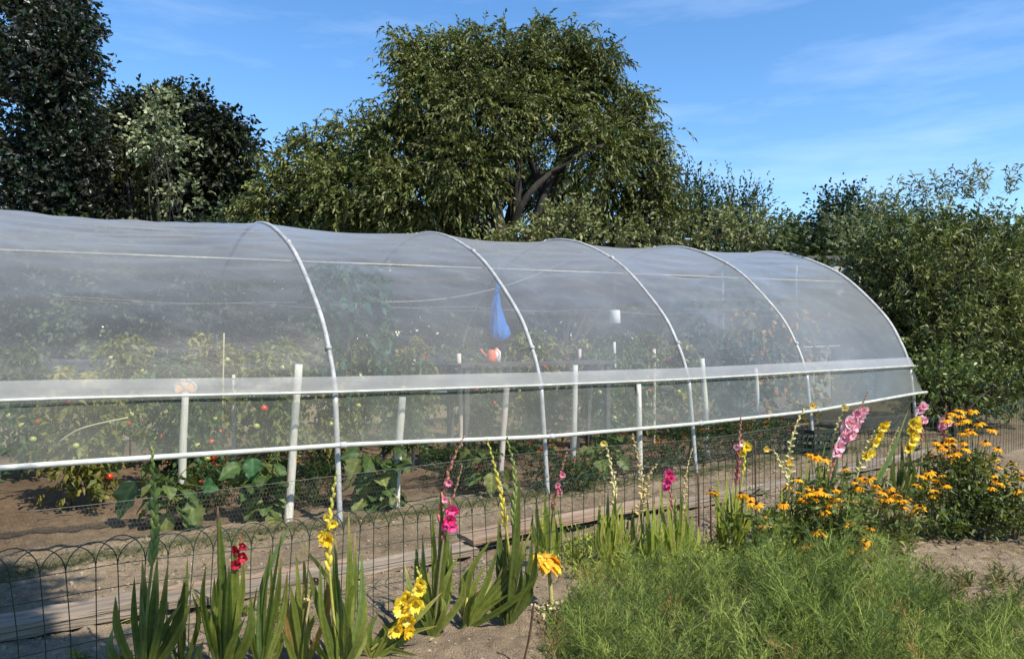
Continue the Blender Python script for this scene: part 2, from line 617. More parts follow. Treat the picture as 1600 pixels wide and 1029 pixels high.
def apexH(s):
    return 2.92 + 0.026 * s


def prof_at(s, P=PROF):
    q = P.copy()
    q[:, 1] = 1.11 + (P[:, 1] - 1.11) * (apexH(s) - 1.11) / (2.90 - 1.11)
    return q


def zb(s):
    return float(np.interp(s, [-4.3, -2.08, 0, 2.19, 4.35, 6.63, 9.25], [0.74, 0.716, 0.68, 0.589, 0.58, 0.606, 0.735]))


def zu(s):
    return float(np.interp(s, [-4.3, -2.08, 0, 2.19, 4.35, 6.63, 9.25], [1.17, 1.16, 1.12, 1.098, 1.094, 1.116, 1.14]))


def build_tunnel():
    root = thing('polytunnel', 'long walk-in polytunnel of hazy clear film over pale hoops, open along the foot', 'polytunnel', T(2.5, 2.9, 0))
    base = np.array(root.location)

    def part(m, name, mat, parent=None, smooth=True):
        m.v = [a - base for a in m.v]
        o = bpy.data.objects.new(name, m.mesh(name, mat, smooth))
        COL.objects.link(o)
        o.parent = parent or root
        return o
    # roof film, sagging a little between the hoops
    m = MB()
    ss = np.linspace(HS[0], HS[-1], 260)
    creases = [(R.uniform(.5, 3.4), R.uniform(-.10, .10), R.uniform(.018, .040), R.uniform(.006, .014), R.uniform(HS[0], HS[-1]), R.uniform(.8, 2.2)) for _ in range(46)]
    creases += [(1.05 + .28 * k, .10, .022, .013, -1.2, 1.6) for k in range(6)]     # the fan of folds in the leftmost bay
    rows = []
    for s in ss:
        q = prof_at(s)
        i = max(0, min(len(HS) - 2, int(np.searchsorted(HS, s) - 1)))
        v = (s - HS[i]) / (HS[i + 1] - HS[i])
        sag = 4 * v * (1 - v)
        c = np.array([2.9, 1.25])
        d = c - q
        d /= np.linalg.norm(d, axis=1, keepdims=True) + 1e-6
        hgt = np.clip((q[:, 1] - 1.11) / 1.8, 0, 1)[:, None]
        wr = (0.010 * np.sin(q[:, 0:1] * 21 + 3 * np.sin(s * 1.3)) * hgt + 0.006 * np.sin(q[:, 0:1] * 9 + s * 4)) * sag
        cr = sum(h * np.exp(-((q[:, 0:1] - u0 - sl * (s - sc)) / w_) ** 2) * math.exp(-((s - sc) / ln) ** 4) for u0, sl, w_, h, sc, ln in creases)
        q = q + d * (0.075 * sag * np.sqrt(hgt) + wr - 1.7 * cr * min(1, sag * 2.5))
        rows.append(TA(s, q[:, 0], q[:, 1]))
    m.grid(np.array(rows))
    part(m, 'roof_film', M['film'])
    # the near side skirt hangs outside the roof film, from just above the upper rail to the bottom rail
    for side in (0, 1):
        m = MB()
        rows = []
        for s in np.linspace(HS[0], HS[-1] + 0.12, 130):
            t = np.linspace(0, 1, 9)
            ztop = zu(s) + 0.02
            z = ztop + (zb(s) - ztop) * t
            fl = 0.010 * np.sin(s * 6.3 + 2 * np.sin(s * 2.1)) * t
            u = 0.115 - 0.19 * t ** 0.7 + 0.03 * np.sin(t * np.pi) + fl
            if s > HS[-1]:
                u = u + 0.04
            if side:
                u = 5.8 - u
            rows.append(TA(s, u, z))
        m.grid(np.array(rows))
        part(m, 'skirt_film', M['film_skirt'])
        m = MB()
        rows = []
        for s in np.linspace(HS[0], HS[-1] + 0.02, 130):
            t = np.linspace(0, 1, 5)
            u = 0.115 - 0.055 * t + 0.006 * np.sin(s * 9 + t * 4) + 0.02
            u = u - 0.03
            rows.append(TA(s, 5.8 - u if side else u, zu(s) + 0.130 * (1 - t)))
        m.grid(np.array(rows))
        part(m, 'overlap_band', M['film_band'])
    # end sheets
    for s0, d in ((HS[-1], 1), (HS[0], -1)):
        q = prof_at(s0)
        m = MB()
        rows = []
        for t in np.linspace(0, 1, 24):
            zz = 0.12 + (q[:, 1] - 0.12) * t
            rows.append(TA(s0 + 0.012 * d + 0.012 * np.sin(q[:, 0] * 5 + 4 * t), q[:, 0], zz))
        m.grid(np.array(rows))
        part(m, 'end_film', M['film_end'])
    m = MB()
    q = prof_at(HS[-1])
    q = q[q[:, 0] < 2.1]
    rows = [TA(HS[-1] - 0.03 + 0.01 * np.sin(q[:, 0] * 4 + 3 * t), q[:, 0], 0.12 + (q[:, 1] - 0.16) * t) for t in np.linspace(0, 1, 20)]
    m.grid(np.array(rows))
    part(m, 'door_film', M['film_end'])
    m = MB()
    m.tube(smooth_path([T(HS[-1] - 0.06, 2.08, 0), T(HS[-1] - 0.06, 2.08, 2.86)], 4), 0.022)
    m.tube(smooth_path([T(HS[-1] - 0.06, 3.75, 0), T(HS[-1] - 0.06, 3.75, 2.86)], 4), 0.022)
    m.tube(smooth_path([T(HS[-1] - 0.06, 2.08, 2.1), T(HS[-1] - 0.06, 3.75, 2.1)], 4), 0.018)
    part(m, 'door_frame', M['leg'])
    # hoops with their legs
    for i, s in enumerate(HS):
        q = prof_at(s)
        c = np.array([2.9, 1.25])
        d = q - c
        d /= np.linalg.norm(d, axis=1, keepdims=True)
        q = q + d * 0.003
        m = MB()
        m.tube(TA(s + 0.008 * np.sin(q[:, 0] * 1.7 + i), q[:, 0], q[:, 1] + 0.006 * np.sin(q[:, 0] * 2.3 + i * 2)), 0.0215 if i < 6 else 0.030, 10)
        h = part(m, 'hoop', M['tube'])
        for u0, u1, sg in ((0.10, -0.03, 1), (5.70, 5.83, -1)):
            m = MB()
            m.tube(smooth_path([T(s, u1, -0.1), T(s, (u0 + u1) / 2, 0.55), T(s, u0, 1.12)], 8), 0.0235, 10)
            part(m, 'leg', M['leg'], h)
    # rails
    for side in (0, 1):
        for nm, zf, off, r in (('upper_rail', zu, 0.045, 0.011), ('bottom_rail', zb, -0.085, 0.021)):
            m = MB()
            s = np.linspace(HS[0], HS[-1] + 0.14, 60)
            u = np.full_like(s, off) + 0.006 * np.sin(s * 3)
            if side:
                u = 5.8 - u
            m.tube(TA(s, u, np.array([zf(a) for a in s])), r, 8)
            part(m, nm, M['rail'])
    # purlins under the film
    for u, z in ((1.22, 2.36),):
        m = MB()
        s = np.linspace(HS[0], HS[-1], 40)
        zz = 1.11 + (z - 1.11) * (apexH(s) - 1.11) / 1.79 - 0.03
        m.tube(TA(s, np.full_like(s, u), zz), 0.011, 8)
        part(m, 'purlin', M['rope'])
    # clamps where hoops cross the purlin and the bottom rail
    for i, s in enumerate(HS[1:6]):
        q = prof_at(s)
        for k in (14 + i % 2, 46, 80):
            m = MB()
            c = q[k:k + 2] + (q[k:k + 2] - np.array([2.9, 1.25])) * 0.004
            m.tube(TA(s, c[:, 0], c[:, 1]), 0.0275, 10)
            part(m, 'clip', M['tube'])
    for s in HS[1:6]:
        m = MB()
        for z, u in ((zb(s), -0.085),):
            m.tube(TA(np.array([s - 0.03, s + 0.03]), np.array([u, u]), np.array([z, z])), 0.028, 8)
        part(m, 'clamp', M['leg'])
    # a strut across the end bay and sagging tie wires
    m = MB()
    for s0, s1, u, z in ((-2.0, 9.2, 2.2, 1.98), (-2.0, 9.2, 4.4, 2.05)):
        s = np.linspace(s0, s1, 40)
        m.tube(TA(s, np.full_like(s, u), z - 0.04 * np.sin((s - s0) * 1.4) ** 2), 0.0025, 5)
    s = np.linspace(1.2, 3.9, 24)
    m.tube(TA(s, np.full_like(s, 1.9), 2.0 + 0.62 * ((s - 1.2) / 2.7) ** 2), 0.007, 5)
    part(m, 'tie_wire', M['rope'])
    m = MB()
    m.tube(np.array([T(7.9, 1.2, 1.42), T(9.2, 1.2, 1.44)]), 0.012, 6)
    part(m, 'brace', M['leg'])
    return root


build_tunnel()


# ------------------------------------------------------------------ fences and boards
def hex_net():
    A, B = [], []
    c = 0.026
    h = c * 0.9
    L0, L1, top = -3.2, 9.2, 0.44
    s0 = np.arange(L0, L1, c)
    rows = int(top / (h * 1.5))
    segA, segB = [], []
    for r in range(rows):
        z = r * h * 1.5
        off = (c / 2) * (r % 2)
        s = s0 + off
        segA += [np.stack([s, np.full_like(s, z)], 1), np.stack([s, np.full_like(s, z)], 1), np.stack([s, np.full_like(s, z + h * 0.5)], 1)]
        # up-left, up-right, vertical
        segA[-3:] = [np.stack([s, np.full_like(s, z)], 1), np.stack([s, np.full_like(s, z)], 1), np.stack([s - c / 2, np.full_like(s, z + h * 0.5)], 1)]
        segB += [np.stack([s - c / 2, np.full_like(s, z + h * 0.5)], 1), np.stack([s + c / 2, np.full_like(s, z + h * 0.5)], 1), np.stack([s - c / 2, np.full_like(s, z + h * 1.5)], 1)]
    a = np.concatenate(segA)
    b = np.concatenate(segB)

    def lift(q):
        bulge = -0.07 - 0.03 * np.sin(q[:, 0] * 1.7) - 0.02 * np.sin(q[:, 1] * 9)
        return TA(q[:, 0], bulge, q[:, 1] * (1 + 0.05 * np.sin(q[:, 0] * 1.1)) + 0.0)
    m = MB()
    m.segs(lift(a), lift(b), 0.00075, 3)
    s = np.linspace(L0, L1, 120)
    m.tube(lift(np.stack([s, np.full_like(s, rows * h * 1.5)], 1)), 0.0022, 5)
    tag(m.obj('wire_netting', M['wire_grey'], loc=T(3, -0.07, 0)), 'fine grey hexagonal wire netting stretched low along the open foot of the polytunnel', 'netting')


hex_net()

FENCE = np.array([(-4.6, -2.12), (-2, -2.12), (2.0, -2.10), (3.4, -1.85), (6.7, -1.5), (10.5, -1.25)])


def border_fence():
    root = thing('border_fence', 'low dark green wire border fence with looped arches along the flower bed', 'fence', T(2.0, -2.1, 0))
    base = np.array(root.location)
    d = np.concatenate([[0], np.cumsum(np.hypot(*np.diff(FENCE, axis=0).T))])
    n = int(d[-1] / 0.098)
    t = np.arange(n) * 0.098
    s = np.interp(t, d, FENCE[:, 0])
    u = np.interp(t, d, FENCE[:, 1])
    wob = 0.03 * np.sin(t * 1.3) + 0.015 * np.sin(t * 3.1)
    hz = 0.03 * np.sin(t * 0.9 + 1)
    top = 0.53 + hz + R.normal(size=n) * .006
    jl = R.normal(size=n) * .010
    up, ar, hw = MB(), MB(), MB()
    for i in range(n):
        lean = 0.03 * math.sin(t[i] * 2.2) + jl[i]
        pts = np.array([T(s[i], u[i] + wob[i], -0.03), T(s[i] + lean * .4, u[i] + wob[i] + lean * .5, 0.28), T(s[i] + lean, u[i] + wob[i] + lean, top[i])])
        up.tube(smooth_path(pts, 6), 0.0026, 5, cap=False)
        if i + 2 < n:
            a = np.linspace(0, np.pi, 12)
            k = (1 - np.cos(a)) / 2
            ln2 = 0.03 * math.sin(t[i + 2] * 2.2) + jl[i + 2]
            ss = (s[i] + lean) * (1 - k) + (s[i + 2] + ln2) * k
            uu = (u[i] + wob[i] + lean) * (1 - k) + (u[i + 2] + wob[i + 2] + ln2) * k + (0.006 if i % 2 else -0.006) * np.sin(a)
            zz = top[i] * (1 - k) + top[i + 2] * k + (0.118 + 0.012 * math.sin(i * 1.7)) * np.sin(a)
            ar.tube(TA(ss, uu, zz), 0.0027, 5, cap=False)
    tt = np.linspace(0, t[-1], 260)
    for z in (0.06, 0.17, 0.29, 0.41, 0.52):
        ws = np.interp(tt, d, FENCE[:, 0])
        wu = np.interp(tt, d, FENCE[:, 1]) + 0.03 * np.sin(tt * 1.3) + 0.015 * np.sin(tt * 3.1) + 0.03 * np.sin(tt * 2.2) * z / 0.55 + 0.004
        hw.tube(TA(ws, wu, z * (1 + 0.05 * np.sin(tt * 0.9 + 1)) + 0.008 * np.sin(tt * 5)), 0.0022, 5, cap=False)
    for m, nm in ((up, 'upright_wires'), (ar, 'arches'), (hw, 'line_wires')):
        m.v = [a - base for a in m.v]
        o = bpy.data.objects.new(nm, m.mesh(nm, M['wire_green']))
        COL.objects.link(o)
        o.parent = root


border_fence()


def board(s0, s1, u0, u1, z0, th, mat, label, tilt=0.0, yaw=0.0):
    m = MB()
    n, k = 40, 5
    s = np.linspace(s0, s1, n)
    u = np.linspace(u0, u1, k)
    S, U = np.meshgrid(s, u, indexing='ij')
    warp = 0.008 * np.sin(S * 1.9 + U) + 0.004 * np.sin(S * 7)
    edge = 0.006 * np.sin(S * 9 + 1.7 * np.sin(S * 4)) * ((U == u0) * -1.0 + (U == u1) * 1.0)
    Zt = z0 + th + warp + tilt * (S - s0) + 0.003 * R.normal(size=S.shape)
    U2 = U + edge + yaw * (S - s0)
    topg = TA(S, U2, Zt)
    botg = TA(S, U2, Zt - th)
    m.grid(topg[:, ::-1])
    m.grid(botg)
    m.grid(np.stack([topg[:, 0], botg[:, 0]], 1)[:, ::-1])
    m.grid(np.stack([topg[:, -1], botg[:, -1]], 1))
    m.grid(np.stack([topg[0], botg[0]], 1))
    m.grid(np.stack([topg[-1], botg[-1]], 1)[:, ::-1])
    o = m.obj('garden_board', mat, loc=T((s0 + s1) / 2, (u0 + u1) / 2, z0), smooth=False)
    # the grain runs along the board: turn the object frame to the tunnel's axis
    a = math.atan2(AX[1], AX[0])
    me = o.data
    co = np.empty(len(me.vertices) * 3)
    me.vertices.foreach_get('co', co)
    co = co.reshape(-1, 3)
    cs, sn = math.cos(-a), math.sin(-a)
    co = np.stack([co[:, 0] * cs - co[:, 1] * sn, co[:, 0] * sn + co[:, 1] * cs, co[:, 2]], 1)
    me.vertices.foreach_set('co', co.ravel())
    me.update()
    o.rotation_euler = (0, 0, a)
    tag(o, label, 'board', 'old boards edging the path along the tunnel')


board(-4.4, -1.62, -1.46, -1.23, 0.02, 0.075, M['board'], 'thick old grey board in the shade behind the leftmost stretch of border fence')
board(-1.55, 0.52, -1.47, -1.25, 0.015, 0.045, M['board'], 'long weathered board on the soil behind the yellow spike and the leftmost pink gladiolus')
board(-2.3, -0.3, -1.16, -1.08, 0.0, 0.04, M['board_red'], 'thin reddish batten lying half sunk behind the long weathered board')
board(0.50, 2.66, -1.42, -1.17, 0.075, 0.035, M['board_red'], 'raised reddish brown board with a dark gap under it, mid way along the fence', 0.004, 0.03)
board(2.75, 5.3, -1.32, -1.12, 0.02, 0.045, M['board'], 'pale weathered board behind the bright green gladioli at the middle right of the fence', 0.0, 0.02)
board(5.4, 8.8, -1.15, -0.93, 0.03, 0.05, M['board'], 'sunlit board furthest along the fence behind the large pink gladiolus', 0.0, 0.03)


def rod(p0, p1, r, mat, name, label, cat='rod', group=None, k=8, jit=0.0):
    m = MB()
    p0, p1 = np.array(p0, float), np.array(p1, float)
    P = smooth_path([p0, (p0 + p1) / 2 + R.normal(size=3) * jit, p1], 10)
    m.tube(P, np.linspace(r, r * 0.92, len(P)) * (1 + 0.06 * R.normal(size=len(P))), k)
    return tag(m.obj(name, mat, loc=p0), label, cat, group)


def at_px(x0, y0, x1, y1):
    """a rod from a ground pixel to a top pixel, standing at that distance"""
    g = G(x0, y0)
    return gz(g), W(x1, y1, g[1])


rod(*at_px(816, 1040, 834, 942), 0.006, M['rust'], 'rusty_rod', 'leaning rusty rod stuck in the bare soil in front of the withered sunflower', jit=0.004)
rod(*at_px(343, 960, 340, 790), 0.007, M['rust'], 'rusty_rod', 'rust brown rod standing behind the dark red gladiolus at the left')
rod(*at_px(1093, 880, 1091, 738), 0.008, M['rust'], 'rusty_rod', 'tall rusty rod at the fence between the magenta bloom and the bright green fan')
rod(*at_px(1112, 878, 1110, 765), 0.006, M['rust'], 'rusty_rod', 'short rusty rod touching the left edge of the bright green gladiolus fan')
rod(*at_px(1181, 830, 1180, 688), 0.007, M['rust'], 'rusty_rod', 'rust brown rod at the fence beside the curved cream seed spike')


# ------------------------------------------------------------------ stakes and small things inside the tunnel
STAKES = [  # top x,y  foot x,y  radius  material  label
    (290, 612, 285, 800, .036, 'stake', 'thick pale stake crowned by the orange butterfly ornament'),
    (271, 630, 266, 742, .028, 'stake', 'grey stake just left of the stake with the butterfly, deeper in the tunnel'),
    (366, 585, 364, 752, .026, 'stake', 'pale stake beside the thin bamboo cane at the left of the tunnel'),
    (412, 575, 413, 700, .022, 'stake', 'slim pale stake between the bamboo cane and the leaning thick stake, far back'),
    (467, 569, 449, 812, .036, 'stake', 'thick pale stake leaning right, just left of the first hoop from the left'),
    (507, 560, 508, 712, .024, 'stake', 'faint stake right beside the first hoop, behind the film'),
    (598, 560, 599, 728, .024, 'stake', 'slim far stake left of the short stout stake with large leaves'),
    (629, 620, 618, 792, .037, 'stake', 'short stout stake standing among large leaves right of the first hoop'),
    (646, 560, 645, 726, .024, 'stake', 'tall thin stake immediately right of the short stout stake'),
    (717, 552, 719, 732, .026, 'stake_pink', 'pale stake to the left of the orange red watering pot'),
    (792, 600, 779, 770, .032, 'stake_pink', 'pinkish stake leaning right, below the blue hanging bag'),
    (906, 545, 903, 700, .026, 'stake_pink', 'tall thin pinkish stake just behind a nearer, shorter stake'),
    (899, 570, 893, 738, .036, 'stake', 'stout stake third bay from the left, overlapping the thin pinkish stake behind it'),
    (960, 534, 960, 690, .026, 'stake', 'tall pale stake that carries the upturned white cup'),
    (1022, 545, 1021, 690, .030, 'stake_pink', 'pale stake between the white cup and the third hoop'),
    (998, 600, 1001, 748, .033, 'stake', 'stake standing in front, between the cup stake and the third hoop, among red flowers'),
    (1097, 560, 1106, 715, .036, 'stake', 'stout leaning stake just right of the third hoop'),
    (1181, 575, 1187, 700, .030, 'stake', 'grey stake behind the film in the bay next to the far end'),
]
STK = []
for x0, y0, x1, y1, r, mt, lab in STAKES:
    p0, p1 = at_px(x1, y1, x0, y0)
    p0[2] -= 0.1
    rod(p0, p1, r, M[mt], 'plant_stake', lab, 'stake', 'stakes holding the plants in the tunnel', 10, 0.006)
    STK.append((p0, p1))
rod(*at_px(346, 745, 350, 520), 0.010, M['bamboo'], 'bamboo_cane', 'thin yellowish bamboo cane upright at the left inside the tunnel', 'cane')
p0, p1 = at_px(88, 800, 200, 640)
m = MB()
m.tube(smooth_path([W(92, 690, 6.0), W(120, 672, 6.0), W(152, 662, 6.05), W(200, 652, 6.1)], 14), 0.007, 6)
tag(m.obj('curved_cane', M['bamboo'], loc=p0), 'thin pale cane bent over at the far left inside the tunnel', 'cane')


def butterfly():
    p = STK[0][1]
    root = thing('butterfly_ornament', 'orange and grey butterfly ornament perched on a thick stake inside the tunnel', 'ornament', p + [0, 0, 0.0])
    for sx, mat in ((1, 'bfly'), (-1, 'bfly')):
        m = MB()
        a = np.linspace(-0.5, 2.2, 12)
        r = 0.085 * (0.65 + 0.45 * np.abs(np.cos(a * 1.25)))
        rim = np.stack([sx * r * np.cos(a), 0.012 * np.sin(a * 2), r * np.sin(a) + 0.03], 1)
        c = np.array([[0, 0, 0.02]])
        for off in (0.0, 0.004):
            V = np.vstack([c, rim]) + np.array([0, off, 0])
            m.add(V, np.array([[0, i + 1, i + 2] for i in range(len(a) - 1)]))
        m.obj('wing', M[mat], root)
        m = MB()
        e = rim * 1.02
        m.tube(e, 0.010, 6)
        m.obj('wing_edge', M['tube'], root)
    m = MB()
    m.blob((0, 0, 0.03), (0.014, 0.014, 0.06))
    m.obj('body', M['leg'], root)


butterfly()


def blue_bag():
    Y = 8.9
    top = W(779, 437, Y)
    root = thing('hanging_bag', 'bright blue plastic bag hanging in the tunnel by the second hoop from the left', 'bag', W(778, 530, Y))
    b = np.array(root.location)
    prof = [(437, 1.5), (446, 3.5), (450, 2.2), (460, 4.5), (478, 7.5), (500, 11), (512, 13), (521, 13.5), (528, 10.5), (532, 5)]
    m = MB()
    n = 40
    rings = []
    for y, r in prof:
        a = np.arange(n + 1) / n * 2 * np.pi
        rr = r / F * Y * (1 + 0.20 * np.sin(a * 3 + y * .05) + 0.14 * np.sin(a * 5 + y * .11) + 0.08 * np.sin(a * 11))
        c = W(778 + 2.0 * math.sin(y * .05), y, Y)
        rings.append(np.stack([c[0] + rr * np.cos(a), c[1] + rr * np.sin(a) * .8, np.full(n + 1, c[2])], 1))
    m.grid(np.array(rings))
    m.v = [a - b for a in m.v]
    m.obj('bag_body', M['blue'], root)
    m = MB()
    m.tube(np.array([top - b, top + [0, 0.05, 0.18] - b]), 0.004, 5)
    m.obj('string', M['rope'], root)


blue_bag()


def cup():
    p = STK[13][1]
    root = thing('upturned_cup', 'upturned white plastic cup hanging above a stake inside the tunnel', 'cup', W(961, 505, p[1]))
    m = MB()
    n = 18
    a = np.arange(n + 1) / n * 2 * np.pi
    sc = p[1] / F
    rings = [np.stack([r * sc * np.cos(a), r * sc * np.sin(a), np.full(n + 1, z * sc)], 1) for r, z in ((7.8, 0), (8.8, 1), (8.0, 19), (7.5, 20.5), (0.01, 20.5))]
    m.grid(np.array(rings))
    m.obj('cup_wall', M['white'], root)
    m = MB()
    m.tube(np.array([[0, 0, 20.5 * sc], [0, 0.02, 70 * sc]]), 0.003, 5)
    m.obj('string', M['rope'], root)


cup()


def pot():
    Y = 8.8
    root = thing('watering_pot', 'orange red watering pot standing on a grey bench under the blue bag', 'watering can', W(768, 567, Y))
    m = MB()
    n = 16
    a = np.arange(n + 1) / n * 2 * np.pi
    m.grid(np.array([np.stack([r * np.cos(a), r * np.sin(a), np.full(n + 1, z)], 1) for r, z in ((.01, 0), (.05, 0), (.056, .06), (.046, .13), (.03, .16), (.01, .16))]))
    m.obj('pot_body', M['orange'], root)
    m = MB()
    m.tube(np.array([[-.03, 0, .06], [-.10, 0, .12], [-.13, 0, .17]]), [.014, .010, .012], 8)
    m.obj('spout', M['orange'], root)
    m = MB()
    m.tube(smooth_path([(.05, 0, .04), (.09, 0, .08), (.08, 0, .14), (.03, 0, .155)], 10), .007, 6)
    m.obj('handle', M['orange'], root)
    # a white bottle next to it
    r2 = thing('white_bottle', 'small white bottle beside the orange watering pot inside the tunnel', 'bottle', W(776, 566, Y + .12))
    m = MB()
    m.grid(np.array([np.stack([r * np.cos(a), r * np.sin(a), np.full(n + 1, z)], 1) for r, z in ((.01, 0), (.05, 0), (.05, .13), (.02, .16))]))
    m.obj('bottle_body', M['white'], r2)
    m = MB()
    m.grid(np.array([np.stack([r * np.cos(a), r * np.sin(a), np.full(n + 1, z)], 1) for r, z in ((.021, .155), (.021, .18), (.001, .18))]))
    m.obj('cap', M['orange'], r2)
    # bench that carries them
    top = W(768, 567, Y)[2]
    s0, u0 = toSU(*W(768, 567, Y)[:2])
    b = thing('potting_bench', 'long grey wooden bench inside the tunnel under the watering pot', 'bench', T(s0 + .6, u0, 0))
    bb = np.array(b.location)
    ang = math.atan2(AX[1], AX[0])
    m = MB()
    for k in range(4):
        m.box(T(s0 + .6, u0 - .18 + k * .125, top - .018) - bb, (2.3, .115, .035), ang)
    m.obj('bench_top', M['board_dark'], b, smooth=False)
    for ds, du in ((-.45, -.18), (-.45, .2), (1.65, -.18), (1.65, .2)):
        m = MB()
        m.box(T(s0 + ds, u0 + du, (top - .036) / 2) - bb, (.06, .06, top - .036), ang)
        m.obj('leg', M['board_dark'], b, smooth=False)


pot()


def crate():
    g = G(1275, 708)
    root = thing('crate', 'dark green slatted plastic crate low inside the far right of the tunnel', 'crate', g)
    ang = math.atan2(AX[1], AX[0])
    w, d, h = 0.75, 0.45, 0.36
    c, s = math.cos(ang), math.sin(ang)

    def P(x, y, z):
        return (x * c - y * s, x * s + y * c, z)
    m = MB()
    for i in range(4):
        for sy in (-1, 1):
            m.box(P(0, sy * d / 2, .05 + i * .095), (w, .014, .055), ang)
        for sx in (-1, 1):
            m.box(P(sx * w / 2, 0, .05 + i * .095), (.014, d - .02, .055), ang)
    for i in range(7):
        for sy in (-1, 1):
            m.box(P(-w / 2 + .02 + i * (w - .04) / 6, sy * (d / 2 - .016), h / 2), (.02, .014, h), ang)
    m.obj('slats', M['darkgreen'], root, smooth=False)
    m = MB()
    m.box(P(0, 0, .02), (w - .03, d - .03, .02), ang)
    m.obj('floor_panel', M['darkgreen'], root, smooth=False)


crate()


# a teal watering can standing in the shade at the left
def teal_tub():
    g = G(165, 735)
    root = thing('plastic_tub', 'teal plastic tub on the dark soil at the left inside the tunnel', 'tub', g)
    m = MB()
    n = 20
    a = np.arange(n + 1) / n * 2 * np.pi
    m.grid(np.array([np.stack([r * np.cos(a), r * np.sin(a), np.full(n + 1, z)], 1) for r, z in ((.01, 0), (.17, 0), (.21, .3), (.225, .3), (.225, .32), (.2, .32), (.16, .03), (.01, .03))]))
    m.obj('tub_wall', M['teal'], root)
    m = MB()
    m.tube(smooth_path([(-.21, 0, .3), (-.15, 0, .42), (0, 0, .46), (.15, 0, .42), (.21, 0, .3)], 14), .008, 6)
    m.obj('handle', M['teal'], root)


teal_tub()


# ------------------------------------------------------------------ trees and bushes
def twig_leaves(m, start, dirs, length, per, ln, wd, cols, droop, spread=0.7, sag_leaf=0.15, roll=None, wood=None, wr=0.004):
    """leaves set along many curved twigs at once"""
    n = len(start)
    dirs = dirs / (np.linalg.norm(dirs, axis=1, keepdims=True) + 1e-9)
    length = np.broadcast_to(length, (n,))
    t = (np.arange(per)[None, :] + R.random((n, per))) / per
    d = np.broadcast_to(droop, (n,))[:, None, None]
    l = length[:, None, None]
    tt = t[..., None]
    P = start[:, None] + dirs[:, None] * tt * l + np.array([0, 0, -1.0]) * d * tt ** 2 * l
    tan = dirs[:, None] + np.array([0, 0, -2.0]) * d * tt
    tan = tan / np.linalg.norm(tan, axis=2, keepdims=True)
    D = tan + spread * R.normal(size=P.shape)
    cc = np.repeat(cols, per, 0) * (1 + 0.16 * R.normal(size=(n * per, 1)))
    m.leaves(P.reshape(-1, 3), D.reshape(-1, 3), ln * R.uniform(.65, 1.25, n * per), wd * R.uniform(.7, 1.2, n * per), np.clip(cc, .004, 1), droop=sag_leaf, roll=roll)
    if wood is not None:
        a = start
        for q in (0.35, 0.7, 1.0):
            b = start + dirs * q * length[:, None] + np.array([0, 0, -1.0]) * (droop * q ** 2 * length)[:, None] if np.ndim(droop) else start + dirs * q * length[:, None] + np.array([0, 0, -1.0]) * (droop * q ** 2) * length[:, None]
            wood.segs(a, b, wr * (1.2 - q), 3)
            a = b


def clump_pts(c, r, n, shell=0.55, bumps=0.28, flat=0.0):
    """points filling the outer part of a lumpy ellipsoid, and their outward directions"""
    d = R.normal(size=(n, 3))
    d /= np.linalg.norm(d, axis=1, keepdims=True)
    k = R.normal(size=(5, 3)) * 2.6
    ph = R.uniform(0, 6.28, 5)
    lump = 1 + bumps * np.mean(np.sin(d @ k.T + ph), axis=1) * 1.6
    rad = (shell + (1 - shell) * R.random(n) ** 0.6) * lump
    return np.asarray(c) + d * rad[:, None] * np.asarray(r), d


